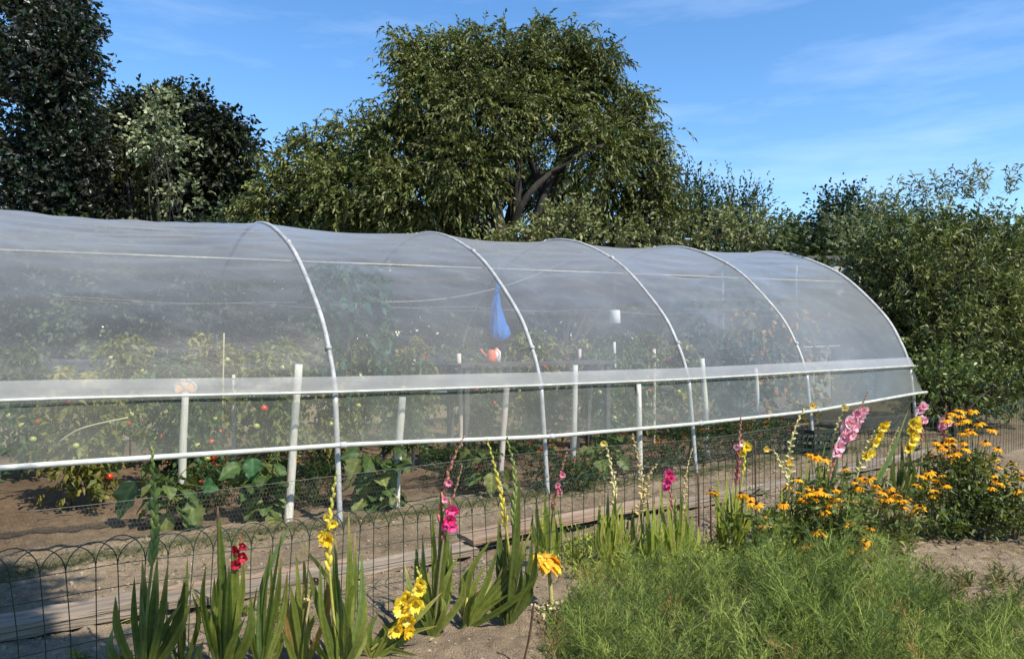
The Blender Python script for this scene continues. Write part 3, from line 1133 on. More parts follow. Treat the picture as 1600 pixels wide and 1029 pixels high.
def make_tree(name, label, cat, clumps, Y, base_px, leaf, pal, density, droop, per=9, tlen=(0.5, 1.0), limbs=None, trunk_r=0.2, mat='leaf',
              upw=0.2, spread=0.7, sag=0.15, shell=0.5, bumps=0.28, group=None, fork=0.35, extra=None, jit=0.2, depth=0.9, wood_tw=True, clumpjit=0.18, lower=0):
    """clumps: (x, y, rx, ry[, dY]) as seen in the photo, each a lumpy mass of twigs at its own distance"""
    base = np.array([(base_px - 800) / F * Y, Y, 0.0])
    root = thing(name, label, cat, base, group)
    cr, tk = MB(), MB()
    wd_ = tk
    cs = []
    for cl in clumps:
        x, y, rx, ry = cl[:4]
        y += lower
        dy = cl[4] if len(cl) > 4 else R.uniform(-jit, jit) * 3
        yy = Y + dy
        c = W(x, y, yy)
        r = np.array([rx / F * yy, depth * 0.5 * (rx + ry) / F * yy, ry / F * yy])
        cs.append((c, r))
        area = 4 * np.pi * ((r[0] * r[1]) ** 1.6 / 3 + (r[0] * r[2]) ** 1.6 / 3 + (r[1] * r[2]) ** 1.6 / 3) ** (1 / 1.6)
        n = max(6, int(area * density))
        st, d = clump_pts(c, r * 0.92, n, shell, bumps)
        dirs = d * 0.8 + np.array([0, 0, upw]) + R.normal(size=d.shape) * 0.45
        tone = 1 + clumpjit * R.normal()
        cols = mixcol(pal, n) * tone
        twig_leaves(cr, st, dirs, R.uniform(*tlen, n), per, leaf[0], leaf[1], cols, droop, spread, sag, wood=wd_ if wood_tw else None, wr=0.004 * Y / 18)
    # trunk and limbs
    zs = np.array([c[2] for c, _ in cs])
    topc = np.average([c for c, _ in cs], axis=0)
    H = topc[2]
    fk = base + np.array([(topc[0] - base[0]) * 0.3, 0, H * fork])
    tk.tube(smooth_path([base + [0, 0, -.2], base * 0.5 + fk * 0.5 + R.normal(size=3) * .08 * [1, 1, 0], fk], 10), np.linspace(trunk_r * 1.25, trunk_r * .85, 11), 10)
    for c, r in (cs if limbs is None else [cs[i] for i in limbs]):
        mid = fk * 0.45 + c * 0.55 + R.normal(size=3) * 0.12 * np.linalg.norm(c - fk) * np.array([1, 1, 0.4])
        P = smooth_path([fk - [0, 0, .1], mid, c + [0, 0, r[2] * .3]], 14)
        tk.tube(P, np.linspace(trunk_r * .62, trunk_r * .1, len(P)) * (1 + .06 * R.normal(size=len(P))), 8)
        for _ in range(5):
            i = R.integers(len(P) // 2, len(P))
            e = c + R.normal(size=3) * r * 0.55
            Q = smooth_path([P[i], (P[i] + e) / 2 + R.normal(size=3) * .15 * r, e], 8)
            tk.tube(Q, np.linspace(trunk_r * .16, trunk_r * .035, len(Q)), 5)
    if extra:
        extra(tk, cr, fk)
    for mb, nm, mt in ((cr, 'crown', M[mat]), (tk, 'trunk', M['bark'])):
        mb.v = [a - base for a in mb.v]
        mb.obj(nm, mt, root)
    return root


OLIVE = [(0.092, 0.118, 0.026), (0.135, 0.150, 0.036), (0.060, 0.078, 0.018), (0.185, 0.186, 0.062), (0.080, 0.102, 0.024)]
DARK = [(0.016, 0.026, 0.010), (0.024, 0.034, 0.014), (0.030, 0.040, 0.016), (0.020, 0.020, 0.014)]
GREYD = [(0.030, 0.034, 0.024), (0.042, 0.045, 0.034), (0.022, 0.026, 0.018), (0.020, 0.045, 0.022)]
SILVER = [(0.25, 0.27, 0.15), (0.18, 0.21, 0.10), (0.33, 0.34, 0.21), (0.09, 0.11, 0.045)]
GREEN = [(0.050, 0.075, 0.022), (0.075, 0.100, 0.030), (0.035, 0.055, 0.018), (0.095, 0.115, 0.040)]
PALE = [(0.13, 0.15, 0.045), (0.17, 0.18, 0.065), (0.09, 0.11, 0.032), (0.20, 0.20, 0.085)]
APPLE = [(0.130, 0.165, 0.040), (0.185, 0.208, 0.066), (0.075, 0.106, 0.026), (0.270, 0.278, 0.130), (0.048, 0.070, 0.018)]

make_tree('cherry_tree', 'large spreading olive green tree with drooping leaves and dark limbs, tallest behind the tunnel', 'tree',
          [(790, 84, 44, 34, 0.2), (690, 82, 40, 30, 0.2), (640, 75, 14, 16, 0.2), (628, 62, 9, 9, 0.2), (996, 158, 16, 14, 0), (478, 215, 14, 14, .1), (880, 105, 58, 50, 0.6), (800, 112, 62, 50, -0.4), (700, 112, 60, 50, 0.3), (648, 95, 24, 26, -.3), (845, 62, 26, 26, 0), (735, 66, 24, 22, .3), (900, 68, 22, 18, .2), (935, 100, 24, 30, 0), (665, 160, 50, 52, -.8), (925, 145, 50, 55, .4), (755, 180, 80, 60, -1.2),
           (850, 165, 60, 42, -.6), (975, 205, 46, 48, 0), (1005, 265, 42, 55, .3), (1020, 320, 38, 45, 0), (930, 225, 45, 40, -1.0),
           (620, 225, 62, 55, -.7), (560, 232, 52, 48, 0), (540, 290, 60, 55, -.9), (640, 300, 70, 60, -1.4), (475, 272, 48, 42, .2), (440, 305, 45, 45, -.3),
           (720, 260, 55, 60, -1.8), (500, 335, 60, 35, .4), (600, 345, 70, 30, -.4), (420, 335, 32, 30, 0), (700, 335, 50, 35, .9), (955, 330, 45, 34, 1.6), (870, 300, 50, 40, 3.4), (795, 265, 40, 45, 3.0)],
          18.0, 800, (0.120, 0.052), OLIVE, 58.0, 0.38, per=13, tlen=(0.35, 0.85), trunk_r=0.24, upw=0.2, spread=0.55, sag=0.28, fork=0.3, shell=0.5, clumpjit=.13, bumps=.45, lower=10,
          extra=lambda tk, cr, fk: [
              tk.tube(smooth_path([W(838, 400, 17.2), W(845, 330, 17.2), W(850, 300, 17.3), W(830, 250, 17.4), W(815, 205, 17.6)], 16), np.linspace(.20, .07, 17), 8),
              tk.tube(smooth_path([W(852, 310, 17.3), W(880, 265, 17.2), W(872, 215, 17.2), W(885, 185, 17.2)], 14), np.linspace(.15, .04, 16), 8),
              tk.tube(smooth_path([W(870, 270, 17.2), W(905, 240, 17.0), W(950, 225, 17.1)], 12), np.linspace(.09, .03, 13), 8),
              tk.tube(smooth_path([W(785, 400, 16.8), W(776, 330, 16.8), W(762, 285, 16.8), W(735, 240, 16.9)], 14), np.linspace(.19, .06, 16), 8),
              [twig_leaves(cr, np.repeat(W(x, y, 17.6)[None], 16, 0) + R.normal(size=(16, 3)) * .14, R.normal(size=(16, 3)) * .5 + np.array([dx, 0, .5]),
                           0.5, 9, .15, .042, mixcol(OLIVE, 16), .9, .45, .3) for x, y, dx in
               ((622, 62, -.3), (632, 85, .2), (650, 95, 0.3), (733, 58, 0), (845, 42, 0), (858, 58, 0), (902, 56, .5), (893, 62, .2), (935, 75, .2), (995, 150, .6), (985, 158, .2), (478, 208, 0), (470, 222, -.4), (496, 224, .4), (455, 232, -.5), (590, 170, 0), (525, 190, 0), (1035, 215, .4), (948, 98, .4))]])

make_tree('poplar_tree', 'tall dark poplar rising out of the photo at the top left', 'tree',
          [(92, 20, 42, 62), (90, 110, 42, 70), (100, 70, 38, 60), (92, 190, 44, 70), (88, 270, 54, 70), (60, 330, 80, 50), (60, -60, 60, 70), (30, 60, 60, 90), (20, 180, 60, 90), (124, 235, 28, 46)],
          33.0, 80, (0.26, 0.17), GREYD, 14, 0.0, per=9, tlen=(0.7, 1.4), limbs=[4, 5], trunk_r=0.2, upw=0.5, fork=0.3, mat='leaf_gloss', wood_tw=False, depth=0.8)

make_tree('dark_maple', 'broad dark layered tree left of the big olive tree, nearly black in its lower half', 'tree',
          [(285, 160, 62, 30), (330, 190, 45, 30), (225, 172, 55, 40), (360, 222, 36, 24), (345, 262, 50, 28), (300, 215, 60, 36), (190, 205, 50, 42), (250, 250, 70, 42), (180, 262, 60, 45),
           (330, 305, 56, 30), (240, 310, 80, 38), (160, 320, 70, 40), (386, 216, 20, 9), (372, 285, 24, 20), (130, 290, 50, 60), (200, 372, 100, 40), (310, 365, 70, 34), (100, 375, 90, 44)],
          38.0, 260, (0.32, 0.19), DARK, 12, 0.15, per=9, tlen=(0.8, 1.5), trunk_r=0.18, upw=0.0, fork=0.35, wood_tw=False, shell=0.3, depth=0.8, clumpjit=.3, lower=16)

make_tree('layered_tree', 'dull olive layered shoots in front of the dark tree at the left', 'tree',
          [(185, 228, 30, 12), (195, 255, 34, 14), (190, 208, 22, 10), (220, 290, 36, 12), (215, 318, 36, 12), (200, 340, 40, 12)],
          34.5, 205, (0.26, 0.14), [(0.050, 0.052, 0.014), (0.036, 0.042, 0.012), (0.06, 0.06, 0.018)], 5.0, 0.2, per=9, tlen=(0.6, 1.2), trunk_r=0.15, upw=0.0, fork=0.3, wood_tw=False, shell=0.2)

make_tree('silver_leaved_tree', 'pale silvery leaved tree catching the light in front of the dark tree at the left', 'tree',
          [(248, 168, 24, 22), (242, 198, 28, 22), (262, 224, 30, 18), (236, 230, 20, 16), (258, 256, 24, 14), (285, 308, 22, 18)],
          33.0, 255, (0.24, 0.15), SILVER, 6.5, 0.1, per=8, tlen=(0.6, 1.1), trunk_r=0.08, upw=0.2, fork=0.4, wood_tw=False, shell=0.3)

make_tree('yew_tree', 'dark green bushy tree with upright shoots directly right of the big olive tree', 'tree',
          [(1070, 312, 34, 44), (1050, 345, 40, 40), (1095, 345, 40, 36), (1150, 330, 32, 36), (1130, 350, 40, 30), (1175, 352, 28, 24), (1085, 290, 20, 22), (1158, 305, 16, 18)],
          23.0, 1105, (0.16, 0.06), GREEN, 18.0, -0.25, per=10, tlen=(0.5, 1.1), trunk_r=0.16, upw=0.7, fork=0.3, spread=.5, lower=20)
make_tree('pale_bush', 'light green leafy bush at the foot of the big olive tree', 'bush',
          [(815, 372, 34, 18, .3), (768, 380, 34, 14, .5), (880, 352, 52, 24), (845, 365, 34, 18), (925, 362, 44, 20), (900, 335, 24, 16), (960, 375, 40, 18)],
          15.5, 885, (0.11, 0.06), PALE, 22.0, 0.1, per=9, tlen=(0.3, 0.6), trunk_r=0.07, upw=0.4, fork=0.3, shell=.35)
make_tree('pale_bush', 'light green leafy bush in front of the dark bushy tree, right of the fourth hoop', 'bush',
          [(1120, 362, 44, 22), (1160, 352, 36, 22), (1070, 372, 38, 18), (1195, 368, 28, 18), (1020, 375, 36, 18)],
          16.5, 1130, (0.11, 0.06), PALE, 20.0, 0.1, per=9, tlen=(0.3, 0.6), trunk_r=0.07, upw=0.4, fork=0.3, shell=.35)
make_tree('small_bush', 'small bright bush in the gap between the dark tree and the big olive tree', 'bush',
          [(372, 332, 20, 18), (355, 345, 22, 14), (392, 345, 22, 14)],
          24.0, 372, (0.12, 0.07), GREEN, 12.0, 0.1, per=8, tlen=(0.3, 0.7), trunk_r=0.07, upw=0.4, fork=0.3, wood_tw=False)
make_tree('far_tree', 'low round distant tree left of the far green tree, above the tunnel end', 'tree',
          [(1240, 358, 30, 22), (1215, 368, 28, 18), (1262, 368, 26, 20), (1242, 340, 18, 14)],
          42.0, 1240, (0.28, 0.16), GREEN, 8, 0.1, per=8, tlen=(0.6, 1.2), trunk_r=0.25, fork=0.3, wood_tw=False, lower=16)
make_tree('far_tree', 'dark green distant tree with a bluish top, left of the apple tree', 'tree',
          [(1310, 320, 34, 30), (1335, 350, 40, 36), (1295, 355, 32, 34), (1325, 300, 20, 16), (1310, 385, 40, 24)],
          34.0, 1315, (0.22, 0.12), [(0.018, 0.045, 0.022), (0.030, 0.055, 0.022), (0.022, 0.032, 0.014)], 12, -0.1, per=9, tlen=(0.6, 1.2), trunk_r=0.25, fork=0.3, upw=.5, wood_tw=False, lower=24)
make_tree('far_tree', 'rounded green tree half hidden behind the apple tree at the right', 'tree',
          [(1385, 330, 34, 34), (1405, 345, 34, 36), (1365, 345, 30, 34), (1390, 380, 50, 30)],
          27.0, 1385, (0.17, 0.085), GREEN, 15.0, -0.1, per=9, tlen=(0.5, 1.0), trunk_r=0.2, fork=0.3, upw=.5, wood_tw=False, lower=24)
make_tree('apple_tree', 'leafy apple tree with long pale leaves filling the right edge beside the tunnel end', 'tree',
          [(1395, 372, 44, 32, .2), (1445, 362, 44, 32, 0), (1500, 348, 40, 34, .3), (1365, 402, 34, 24, .4), (1430, 530, 30, 34, 0), (1460, 620, 44, 36, .4), (1400, 450, 36, 34, .6), (1420, 420, 50, 40, -.2), (1490, 420, 60, 50, -.4), (1410, 480, 42, 44, .3), (1470, 500, 56, 50, -.5),
           (1440, 560, 40, 40, .1), (1500, 580, 56, 46, -.4), (1550, 370, 46, 44, 0), (1560, 460, 60, 60, 0), (1590, 510, 50, 60, .3), (1570, 560, 60, 60, 0), (1345, 385, 22, 14, .5), (1590, 390, 40, 55, .4)],
          13.0, 1480, (0.12, 0.038), APPLE, 44.0, -0.1, per=13, tlen=(0.28, 0.62), trunk_r=0.12, upw=0.55, spread=0.75, sag=0.25, fork=0.25, shell=.4, lower=24,
          extra=lambda tk, cr, fk: [twig_leaves(cr, W(x, y, 12.8)[None] + R.normal(size=(5, 3)) * .06, R.normal(size=(5, 3)) * .22 + np.array([dx, 0, 1.0]), .5, 18, .13, .03,
                                                mixcol([(0.17, 0.19, 0.10), (0.22, 0.24, 0.14), (.12, .14, .06)], 5), -.05, .8, .25)
                                    for x, y, dx in ((1310, 372, -.5), (1330, 380, -.6), (1345, 362, -.3), (1365, 345, -.2), (1400, 330, 0), (1425, 320, .2), (1470, 315, -.1), (1480, 325, .1), (1505, 312, .1), (1512, 305, .2), (1450, 330, .1), (1380, 360, -.3), (1540, 300, 0), (1580, 300, 0))])
make_tree('laurel_bush', 'low bright glossy bush at the foot of the apple tree, by the tunnel corner', 'bush',
          [(1450, 600, 28, 30), (1485, 600, 36, 34), (1470, 570, 30, 24), (1520, 610, 40, 36), (1560, 610, 40, 36)],
          11.8, 1485, (0.085, 0.05), [(0.10, 0.14, 0.035), (0.15, 0.19, 0.055), (0.06, 0.09, 0.02)], 38.0, 0.0, per=8, tlen=(0.2, 0.45), trunk_r=0.05, upw=0.4, mat='leaf_gloss', fork=.3)

HEDGE = [('furthest left of all', -70), ('left of all, under the dark tree', 130), ('under the silvery leaved tree', 330), ('under the left half of the big olive tree', 530), ('under the trunks of the big olive tree', 740),
         ('behind the white cup', 950), ('under the dark bushy tree', 1140), ('beyond the far end sheet', 1300), ('behind the apple tree', 1480), ('furthest right of all', 1640)]
for i, (w, x) in enumerate(HEDGE):
    make_tree('hedge_shrub', 'dark green hedge shrub behind the tunnel, ' + w, 'shrub',
              [(x - 75, 440 + R.uniform(-15, 10), 70, 62), (x, 430 + R.uniform(-15, 10), 75, 66), (x + 70, 442, 68, 60), (x - 60, 505, 80, 60), (x + 50, 510, 80, 60), (x, 480, 90, 50)],
              19.5 + R.uniform(-.6, .6), x, (0.19, 0.12), GREEN if i % 2 else [(0.04, 0.06, 0.02), (0.06, 0.08, 0.026), (0.028, 0.045, 0.016)], 20.0, 0.1, per=8, tlen=(0.4, 0.9), trunk_r=0.08, fork=.3, wood_tw=False, shell=.45,
              group='hedge shrubs behind the tunnel')


# ------------------------------------------------------------------ pale shed behind the tunnel end
def shed():
    Y = 19.0
    p0, p1 = W(1262, 525, Y), W(1366, 525, Y)
    h = W(0, 406, Y)[2]
    cx = (p0[0] + p1[0]) / 2
    w = p1[0] - p0[0]
    root = thing('garden_shed', 'pale rendered shed wall showing between the tunnel end and the apple tree', 'shed', (cx, Y + 1.2, 0))
    m = MB()
    m.box((0, 0, h / 2), (w, 2.4, h))
    m.obj('wall', M['concrete'], root, smooth=False)
    m = MB()
    m.box((0, 0, h + .05), (w + .2, 2.6, .09))
    m.obj('roof', M['shed_roof'], root, smooth=False)
    m = MB()
    for k in range(4):
        m.box((-w / 2 + .25 + k * (w - .5) / 3, -1.212, h / 2), (.07, .02, h - .06))
    m.obj('batten', M['concrete'], root, smooth=False)
    m = MB()
    m.box((.2, -1.21, 1.0), (.85, .03, 2.0))
    m.obj('door', M['board'], root, smooth=False)


shed()

exec_parts = []
# ------------------------------------------------------------------ plants in the tunnel
def big_leaf(m, p, d, size, col, up=np.array([0, 0, 1.0])):
    """one broad soft leaf with a wavy lobed edge, pale veins, midrib fold and hanging tip"""
    d = d / np.linalg.norm(d)
    side = np.cross(d, up + R.normal(size=3) * .3)
    side /= np.linalg.norm(side) + 1e-9
    nn = np.cross(side, d)
    t = np.linspace(0, 1, 17)
    wdt = np.interp(t, [0, .06, .15, .3, .45, .6, .75, .88, .96, 1], [.02, .22, .35, .43, .44, .38, .27, .15, .06, .004]) * size * 1.05
    j = np.array([-1, -.75, -.5, -.25, 0, .25, .5, .75, 1])
    rows, cl = [], []
    ph, hang = R.uniform(0, 6), R.uniform(.25, .6)
    for i, a in enumerate(t):
        c = p + d * a * size + np.array([0, 0, -1.0]) * size * (hang * a ** 1.7) + nn * .05 * size * math.sin(a * 3)
        aj = np.abs(j)
        wv = .045 * size * np.sin(a * 17 + ph + j * 2.2) * aj ** 2 - .025 * size * np.cos((a - aj * .25) * 30) * aj
        w = wdt[i] * (1 + .10 * math.sin(a * 21 + ph) * (a < .9))
        rows.append(c + side * (j * w)[:, None] + nn * (aj * w * .28 + wv)[:, None])
        vein = np.exp(-((((a - aj * .28) * 5.5) % 1.0 - .5) / .16) ** 2) * .35 * (aj < .9) + (aj < .1) * .5
        cl.append(np.asarray(col)[None] * (.88 + vein)[:, None])
    m.grid(np.array(rows), np.clip(np.concatenate(cl), 0, 1))


VEGPAL = [(0.075, 0.125, 0.035), (0.10, 0.155, 0.045), (0.13, 0.17, 0.05), (0.17, 0.20, 0.06)]


def eggplant(x, y, label, hgt, rad, nl, size, side_leaves=()):
    g = gz(G(x, y))
    root = thing('eggplant', label, 'vegetable plant', g, 'broad leaved plants along the front of the tunnel')
    st, lf = MB(), MB()
    tips = []
    for k in range(4):
        a = R.uniform(0, 6.28)
        e = np.array([math.cos(a) * rad * .45, math.sin(a) * rad * .45, hgt * R.uniform(.75, 1.0)])
        P = smooth_path([np.zeros(3), e * [.3, .3, .55], e], 8)
        st.tube(P, np.linspace(.011, .005, len(P)), 6, col=(.12, .15, .05))
        tips.append(P)
    for k in range(nl):
        P = tips[k % 4]
        p = P[R.integers(2, len(P))]
        a = R.uniform(0, 6.28)
        d = np.array([math.cos(a), math.sin(a), R.uniform(-.35, .5)])
        e = p + d * rad * R.uniform(.15, .5)
        st.tube(np.array([p, (p + e) / 2 + [0, 0, .02], e]), .004, 5, col=(.13, .16, .05))
        col = np.array(VEGPAL[R.integers(4)]) * R.uniform(.75, 1.15)
        big_leaf(lf, e, d + [0, 0, -.25], size * R.uniform(.65, 1.15), col)
    for (lx, ly, ang, s_, c_) in side_leaves:
        e = W(lx, ly, g[1] - .1) - g
        a = math.radians(ang)
        st.tube(smooth_path([[0, 0, hgt * .5], (e + [0, 0, hgt * .5]) / 2 + [0, 0, .05], e], 6), .004, 5, col=(.13, .16, .05))
        big_leaf(lf, e, np.array([math.cos(a), -.25, math.sin(a)]), s_, c_, np.array([0, -1.0, .5]))
    st.obj('stem', M['veg'], root)
    lf.obj('foliage', M['veg'], root)


eggplant(262, 818, 'broad leaved vegetable plant at the foot of the butterfly stake, leftmost of its kind', .50, .28, 34, .17,
         [(212, 752, -120, .23, (.05, .085, .035)), (235, 740, 70, .15, (.09, .13, .04)), (300, 782, -80, .2, (.16, .20, .055)), (318, 760, 20, .16, (.06, .14, .05)), (265, 800, -100, .16, (.20, .23, .06))])
eggplant(415, 812, 'broad leaved vegetable plant between the butterfly stake and the first hoop', .56, .30, 38, .17,
         [(395, 715, -85, .17, (.06, .15, .055)), (400, 770, -110, .15, (.22, .24, .06)), (425, 800, -70, .17, (.20, .22, .055)), (430, 735, 30, .15, (.09, .14, .045)), (400, 808, -120, .14, (.21, .23, .06))])
eggplant(590, 790, 'broad leaved vegetable plant just right of the first hoop, by the short stout stake', .56, .30, 34, .18,
         [(562, 708, 175, .18, (.08, .13, .045)), (575, 742, -95, .20, (.20, .22, .055)), (605, 722, -60, .19, (.10, .17, .05)), (595, 760, -80, .18, (.17, .20, .05)), (615, 700, 10, .15, (.08, .12, .04))])
eggplant(765, 772, 'smaller broad leaved plant below the pinkish leaning stake', .44, .24, 22, .15, [(768, 738, -90, .18, (.19, .21, .055))])
eggplant(940, 748, 'broad leaved plant among red flowers in front of the third bay', .46, .24, 22, .15, [(935, 720, -60, .16, (.11, .16, .05)), (965, 715, -30, .16, (.12, .16, .05))])


def marigold_proto(seed):
    root = thing('marigold_bush', '', 'flower bush', (0, 0, 0))
    fo = MB()
    n = 260
    st, d = clump_pts((0, 0, .24), (.26, .26, .22), n, .2, .3)
    twig_leaves(fo, st, d + R.normal(size=d.shape) * .5 + [0, 0, .4], R.uniform(.06, .14, n), 9, .040, .013, mixcol([(0.030, 0.062, 0.020), (0.045, 0.085, 0.026), (0.07, 0.11, 0.035)], n), .1, .9)
    fo.obj('foliage', M['veg'], root)
    sm = MB()
    for k in range(6):
        a = R.uniform(0, 6.28)
        sm.tube(smooth_path([(0, 0, 0), (.05 * math.cos(a), .05 * math.sin(a), .15), (.16 * math.cos(a), .16 * math.sin(a), .34)], 6), .004, 5, col=(.06, .09, .03))
    sm.obj('stem', M['veg'], root)
    for k in range(11):
        a = R.uniform(0, 6.28)
        e = R.uniform(-.1, 1.2)
        p = np.array([.27 * math.cos(a) * math.cos(e), .27 * math.sin(a) * math.cos(e), .25 + .23 * math.sin(e)])
        b = MB()
        red = R.random() < .75
        for ring, (rr, nn_, tl) in enumerate(((.026, 9, .1), (.018, 7, .5), (.009, 5, 1.0))):
            th = np.arange(nn_) / nn_ * 6.283 + ring
            D = np.stack([np.cos(th), np.sin(th), np.full(nn_, tl)], 1)
            c = mixcol([(.55, .06, .015), (.62, .11, .02), (.45, .04, .012)] if red else [(.7, .22, .02), (.75, .3, .03)], nn_)
            b.leaves(np.repeat(p[None], nn_, 0), D, rr, rr * .75, c, .1, .1)
        b.obj('blossom', M['petal'], root)
    return root


MG = [(492, 790, 'by the second broad leaved plant, left of the first hoop', .95), (338, 792, 'between the butterfly stake and its right hand neighbour stake', 1.0),
      (520, 742, 'deeper inside, directly left of the first hoop', .9), (700, 752, 'in the bare bay right of the short stout stake', .95), (735, 768, 'with tomatoes red beside it, left of the pinkish leaning stake', .95),
      (858, 762, 'just left of the second hoop foot', .95), (905, 764, 'at the foot of the stout stake in the third bay', .8), (955, 735, 'behind the broad leaved plant of the third bay', 1.05),
      (1075, 722, 'tall and full, at the foot of the third hoop', 1.25), (1030, 738, 'small one between the third bay stakes and the third hoop', .8), (1150, 716, 'dark one right of the leaning stake beyond the third hoop', 1.2),
      (1205, 708, 'dark one nearest the green crate', 1.15), (800, 720, 'deep inside between pinkish stake and second hoop', 1.0)]
mg = [marigold_proto(k) for k in range(2)]
for i, (x, y, w, sc) in enumerate(MG):
    p = gz(G(x, y))
    lab = 'red flowered bush, ' + w
    grp = 'red flowered bushes along the tunnel'
    if i < 2:
        mg[i].location = p
        mg[i].scale = (sc, sc, sc)
        mg[i]['label'] = lab
        mg[i]['group'] = grp
    else:
        dup(mg[i % 2], p, R.uniform(0, 6.28), sc, lab, grp)


def tomato_proto(pal, ripe):
    root = thing('tomato_plant', '', 'tomato plant', (0, 0, 0))
    fo, sm = MB(), MB()
    P = smooth_path([(0, 0, 0), (.03, .02, .5), (-.02, .02, 1.0), (.02, -.02, 1.45)], 16)
    sm.tube(P, np.linspace(.012, .006, len(P)), 6, col=(.08, .12, .04))
    n = 120
    z = R.uniform(.25, 1.5, n)
    a = R.uniform(0, 6.28, n)
    st = np.stack([.02 * np.cos(a), .02 * np.sin(a), z], 1)
    d = np.stack([np.cos(a), np.sin(a), R.uniform(-.1, .5, n)], 1)
    twig_leaves(fo, st, d, R.uniform(.2, .42, n), 14, .085, .048, mixcol(pal, n), .55, .85, .3)
    fo.obj('foliage', M['veg'], root)
    sm.obj('stem', M['veg'], root)
    for k in range(11):
        a = R.uniform(0, 6.28)
        p = np.array([.24 * math.cos(a), .2 * math.sin(a), R.uniform(.35, 1.25)])
        b = MB()
        b.blob(p, np.array([1, 1, .88]) * R.uniform(.028, .042))
        b.obj('tomato', M['tomato' if R.random() < ripe else 'tomato_green'], root)
    return root


protos = [tomato_proto([(0.10, 0.14, 0.03), (0.15, 0.18, 0.045), (0.20, 0.21, 0.06)], .25), tomato_proto([(0.20, 0.19, 0.04), (0.27, 0.24, 0.06), (0.13, 0.15, 0.035)], .35),
          tomato_proto([(0.07, 0.12, 0.03), (0.11, 0.155, 0.04), (0.05, 0.10, 0.045)], .3)]
used = [False] * 3


def place_tomato(k, s, u, sc, label, group):
    p = gz(T(s, u, 0))
    if not used[k]:
        used[k] = True
        o = protos[k]
        o.location = p
        o.scale = (sc,) * 3
        o.rotation_euler.z = R.uniform(0, 6.28)
        o['label'] = label
        o['group'] = group
    else:
        dup(protos[k], p, R.uniform(0, 6.28), sc, label, group)


for i in range(12):
    place_tomato(i % 3, -2.9 + i * .92 + R.uniform(-.15, .15), 2.05 + R.uniform(-.15, .15), R.uniform(.85, 1.05), 'hazy tomato plant in the middle row of the tunnel, seen through the film', 'tomato plants in the middle row')
for i in range(12):
    place_tomato((i + 1) % 3, -3.4 + i * 1.0 + R.uniform(-.2, .2), 3.9 + R.uniform(-.2, .2), R.uniform(.95, 1.15), 'hazy tomato plant in the back row of the tunnel, seen through the film', 'tomato plants in the back row')
for i, (s, w) in enumerate(((-2.7, 'furthest left in the tunnel'), (-1.75, 'just left of the butterfly stake'), (-.85, 'between the bamboo cane and the first hoop'))):
    place_tomato(2 if i != 1 else 1, s, 1.65, .85, 'low olive tomato plant behind the skirt film, ' + w, 'tomato plants behind the skirt')


def vine(name, label, x, Y, y0, y1, w, pal, n):
    """a climbing plant on a string in the tunnel"""
    base = W(x, 525, Y)
    base[2] = 0
    root = thing(name, label, 'climbing plant', base)
    fo, sm = MB(), MB()
    z0, z1 = W(x, y1, Y)[2], W(x, y0, Y)[2]
    ww = w / F * Y
    z = R.uniform(z0, z1, n)
    a = R.uniform(0, 6.28, n)
    k = .45 + .55 * np.sin((z - z0) / (z1 - z0) * np.pi) ** .6
    st = np.stack([ww * .5 * k * np.cos(a), ww * .5 * k * np.sin(a), z], 1)
    twig_leaves(fo, st, np.stack([np.cos(a), np.sin(a), R.uniform(-.6, .4, n)], 1), ww * .5, 6, .10, .08, mixcol(pal, n), .5, .7, .3)
    sm.tube(smooth_path([(0, 0, 0), (.03, 0, z1 * .5), (-.02, 0, z1)], 8), .01, 6, col=(.08, .1, .04))
    fo.obj('foliage', M['veg'], root)
    sm.obj('stem', M['veg'], root)


vine('climbing_plant', 'tall bluish green climbing plant under the film, right of the first hoop', 545, 8.4, 405, 610, 74, [(.020, .085, .050), (.03, .11, .06), (.05, .10, .04)], 150)
vine('climbing_plant', 'dark green climbing plant in the bay between the last two hoops', 1140, 12.2, 425, 610, 90, [(.025, .06, .03), (.04, .08, .03), (.02, .09, .06)], 160)
vine('climbing_plant', 'yellowing climbing plant with orange leaves by the last hoop before the end', 1205, 12.0, 470, 640, 90, [(.22, .20, .05), (.30, .22, .05), (.42, .20, .05), (.13, .14, .04)], 160)


# ------------------------------------------------------------------ gladioli
def blade(m, P, wid, col, face, tipcol=None):
    """a sword leaf along the path P"""
    n = len(P)
    t = np.linspace(0, 1, n)
    w = wid * np.minimum(1, (1 - t) * 2.2) ** .8 * (.55 + .45 * np.minimum(1, t * 4))
    w[-1] = .0008
    Tn = np.gradient(P, axis=0)
    Tn /= np.linalg.norm(Tn, axis=1, keepdims=True)
    tw = np.linspace(0, R.uniform(-.5, .5), n)
    f = face / np.linalg.norm(face)
    S = np.cross(Tn, f)
    S /= np.linalg.norm(S, axis=1, keepdims=True) + 1e-9
    Nn = np.cross(S, Tn)
    S2 = S * np.cos(tw)[:, None] + Nn * np.sin(tw)[:, None]
    N2 = np.cross(S2, Tn)
    j = np.array([-1, -.5, 0, .5, 1])
    off = np.array([0.0, .10, .0, .10, 0.0])
    g = P[:, None] + S2[:, None] * (j[None, :, None] * w[:, None, None] * .5) + N2[:, None] * (off[None, :, None] * w[:, None, None] * 1.2 + np.abs(j)[None, :, None] * w[:, None, None] * .12)
    c0 = np.asarray(col, float)
    c1 = c0 * 1.05 if tipcol is None else np.asarray(tipcol, float)
    tt = np.clip((t - .7) / .3, 0, 1)[:, None]
    cc = c0 * (1 - tt) + c1 * tt
    stripe = np.array([.85, 1.08, .85, 1.08, .85])
    m.grid(g, np.clip((cc[:, None] * stripe[None, :, None]).reshape(-1, 3), 0, 1))


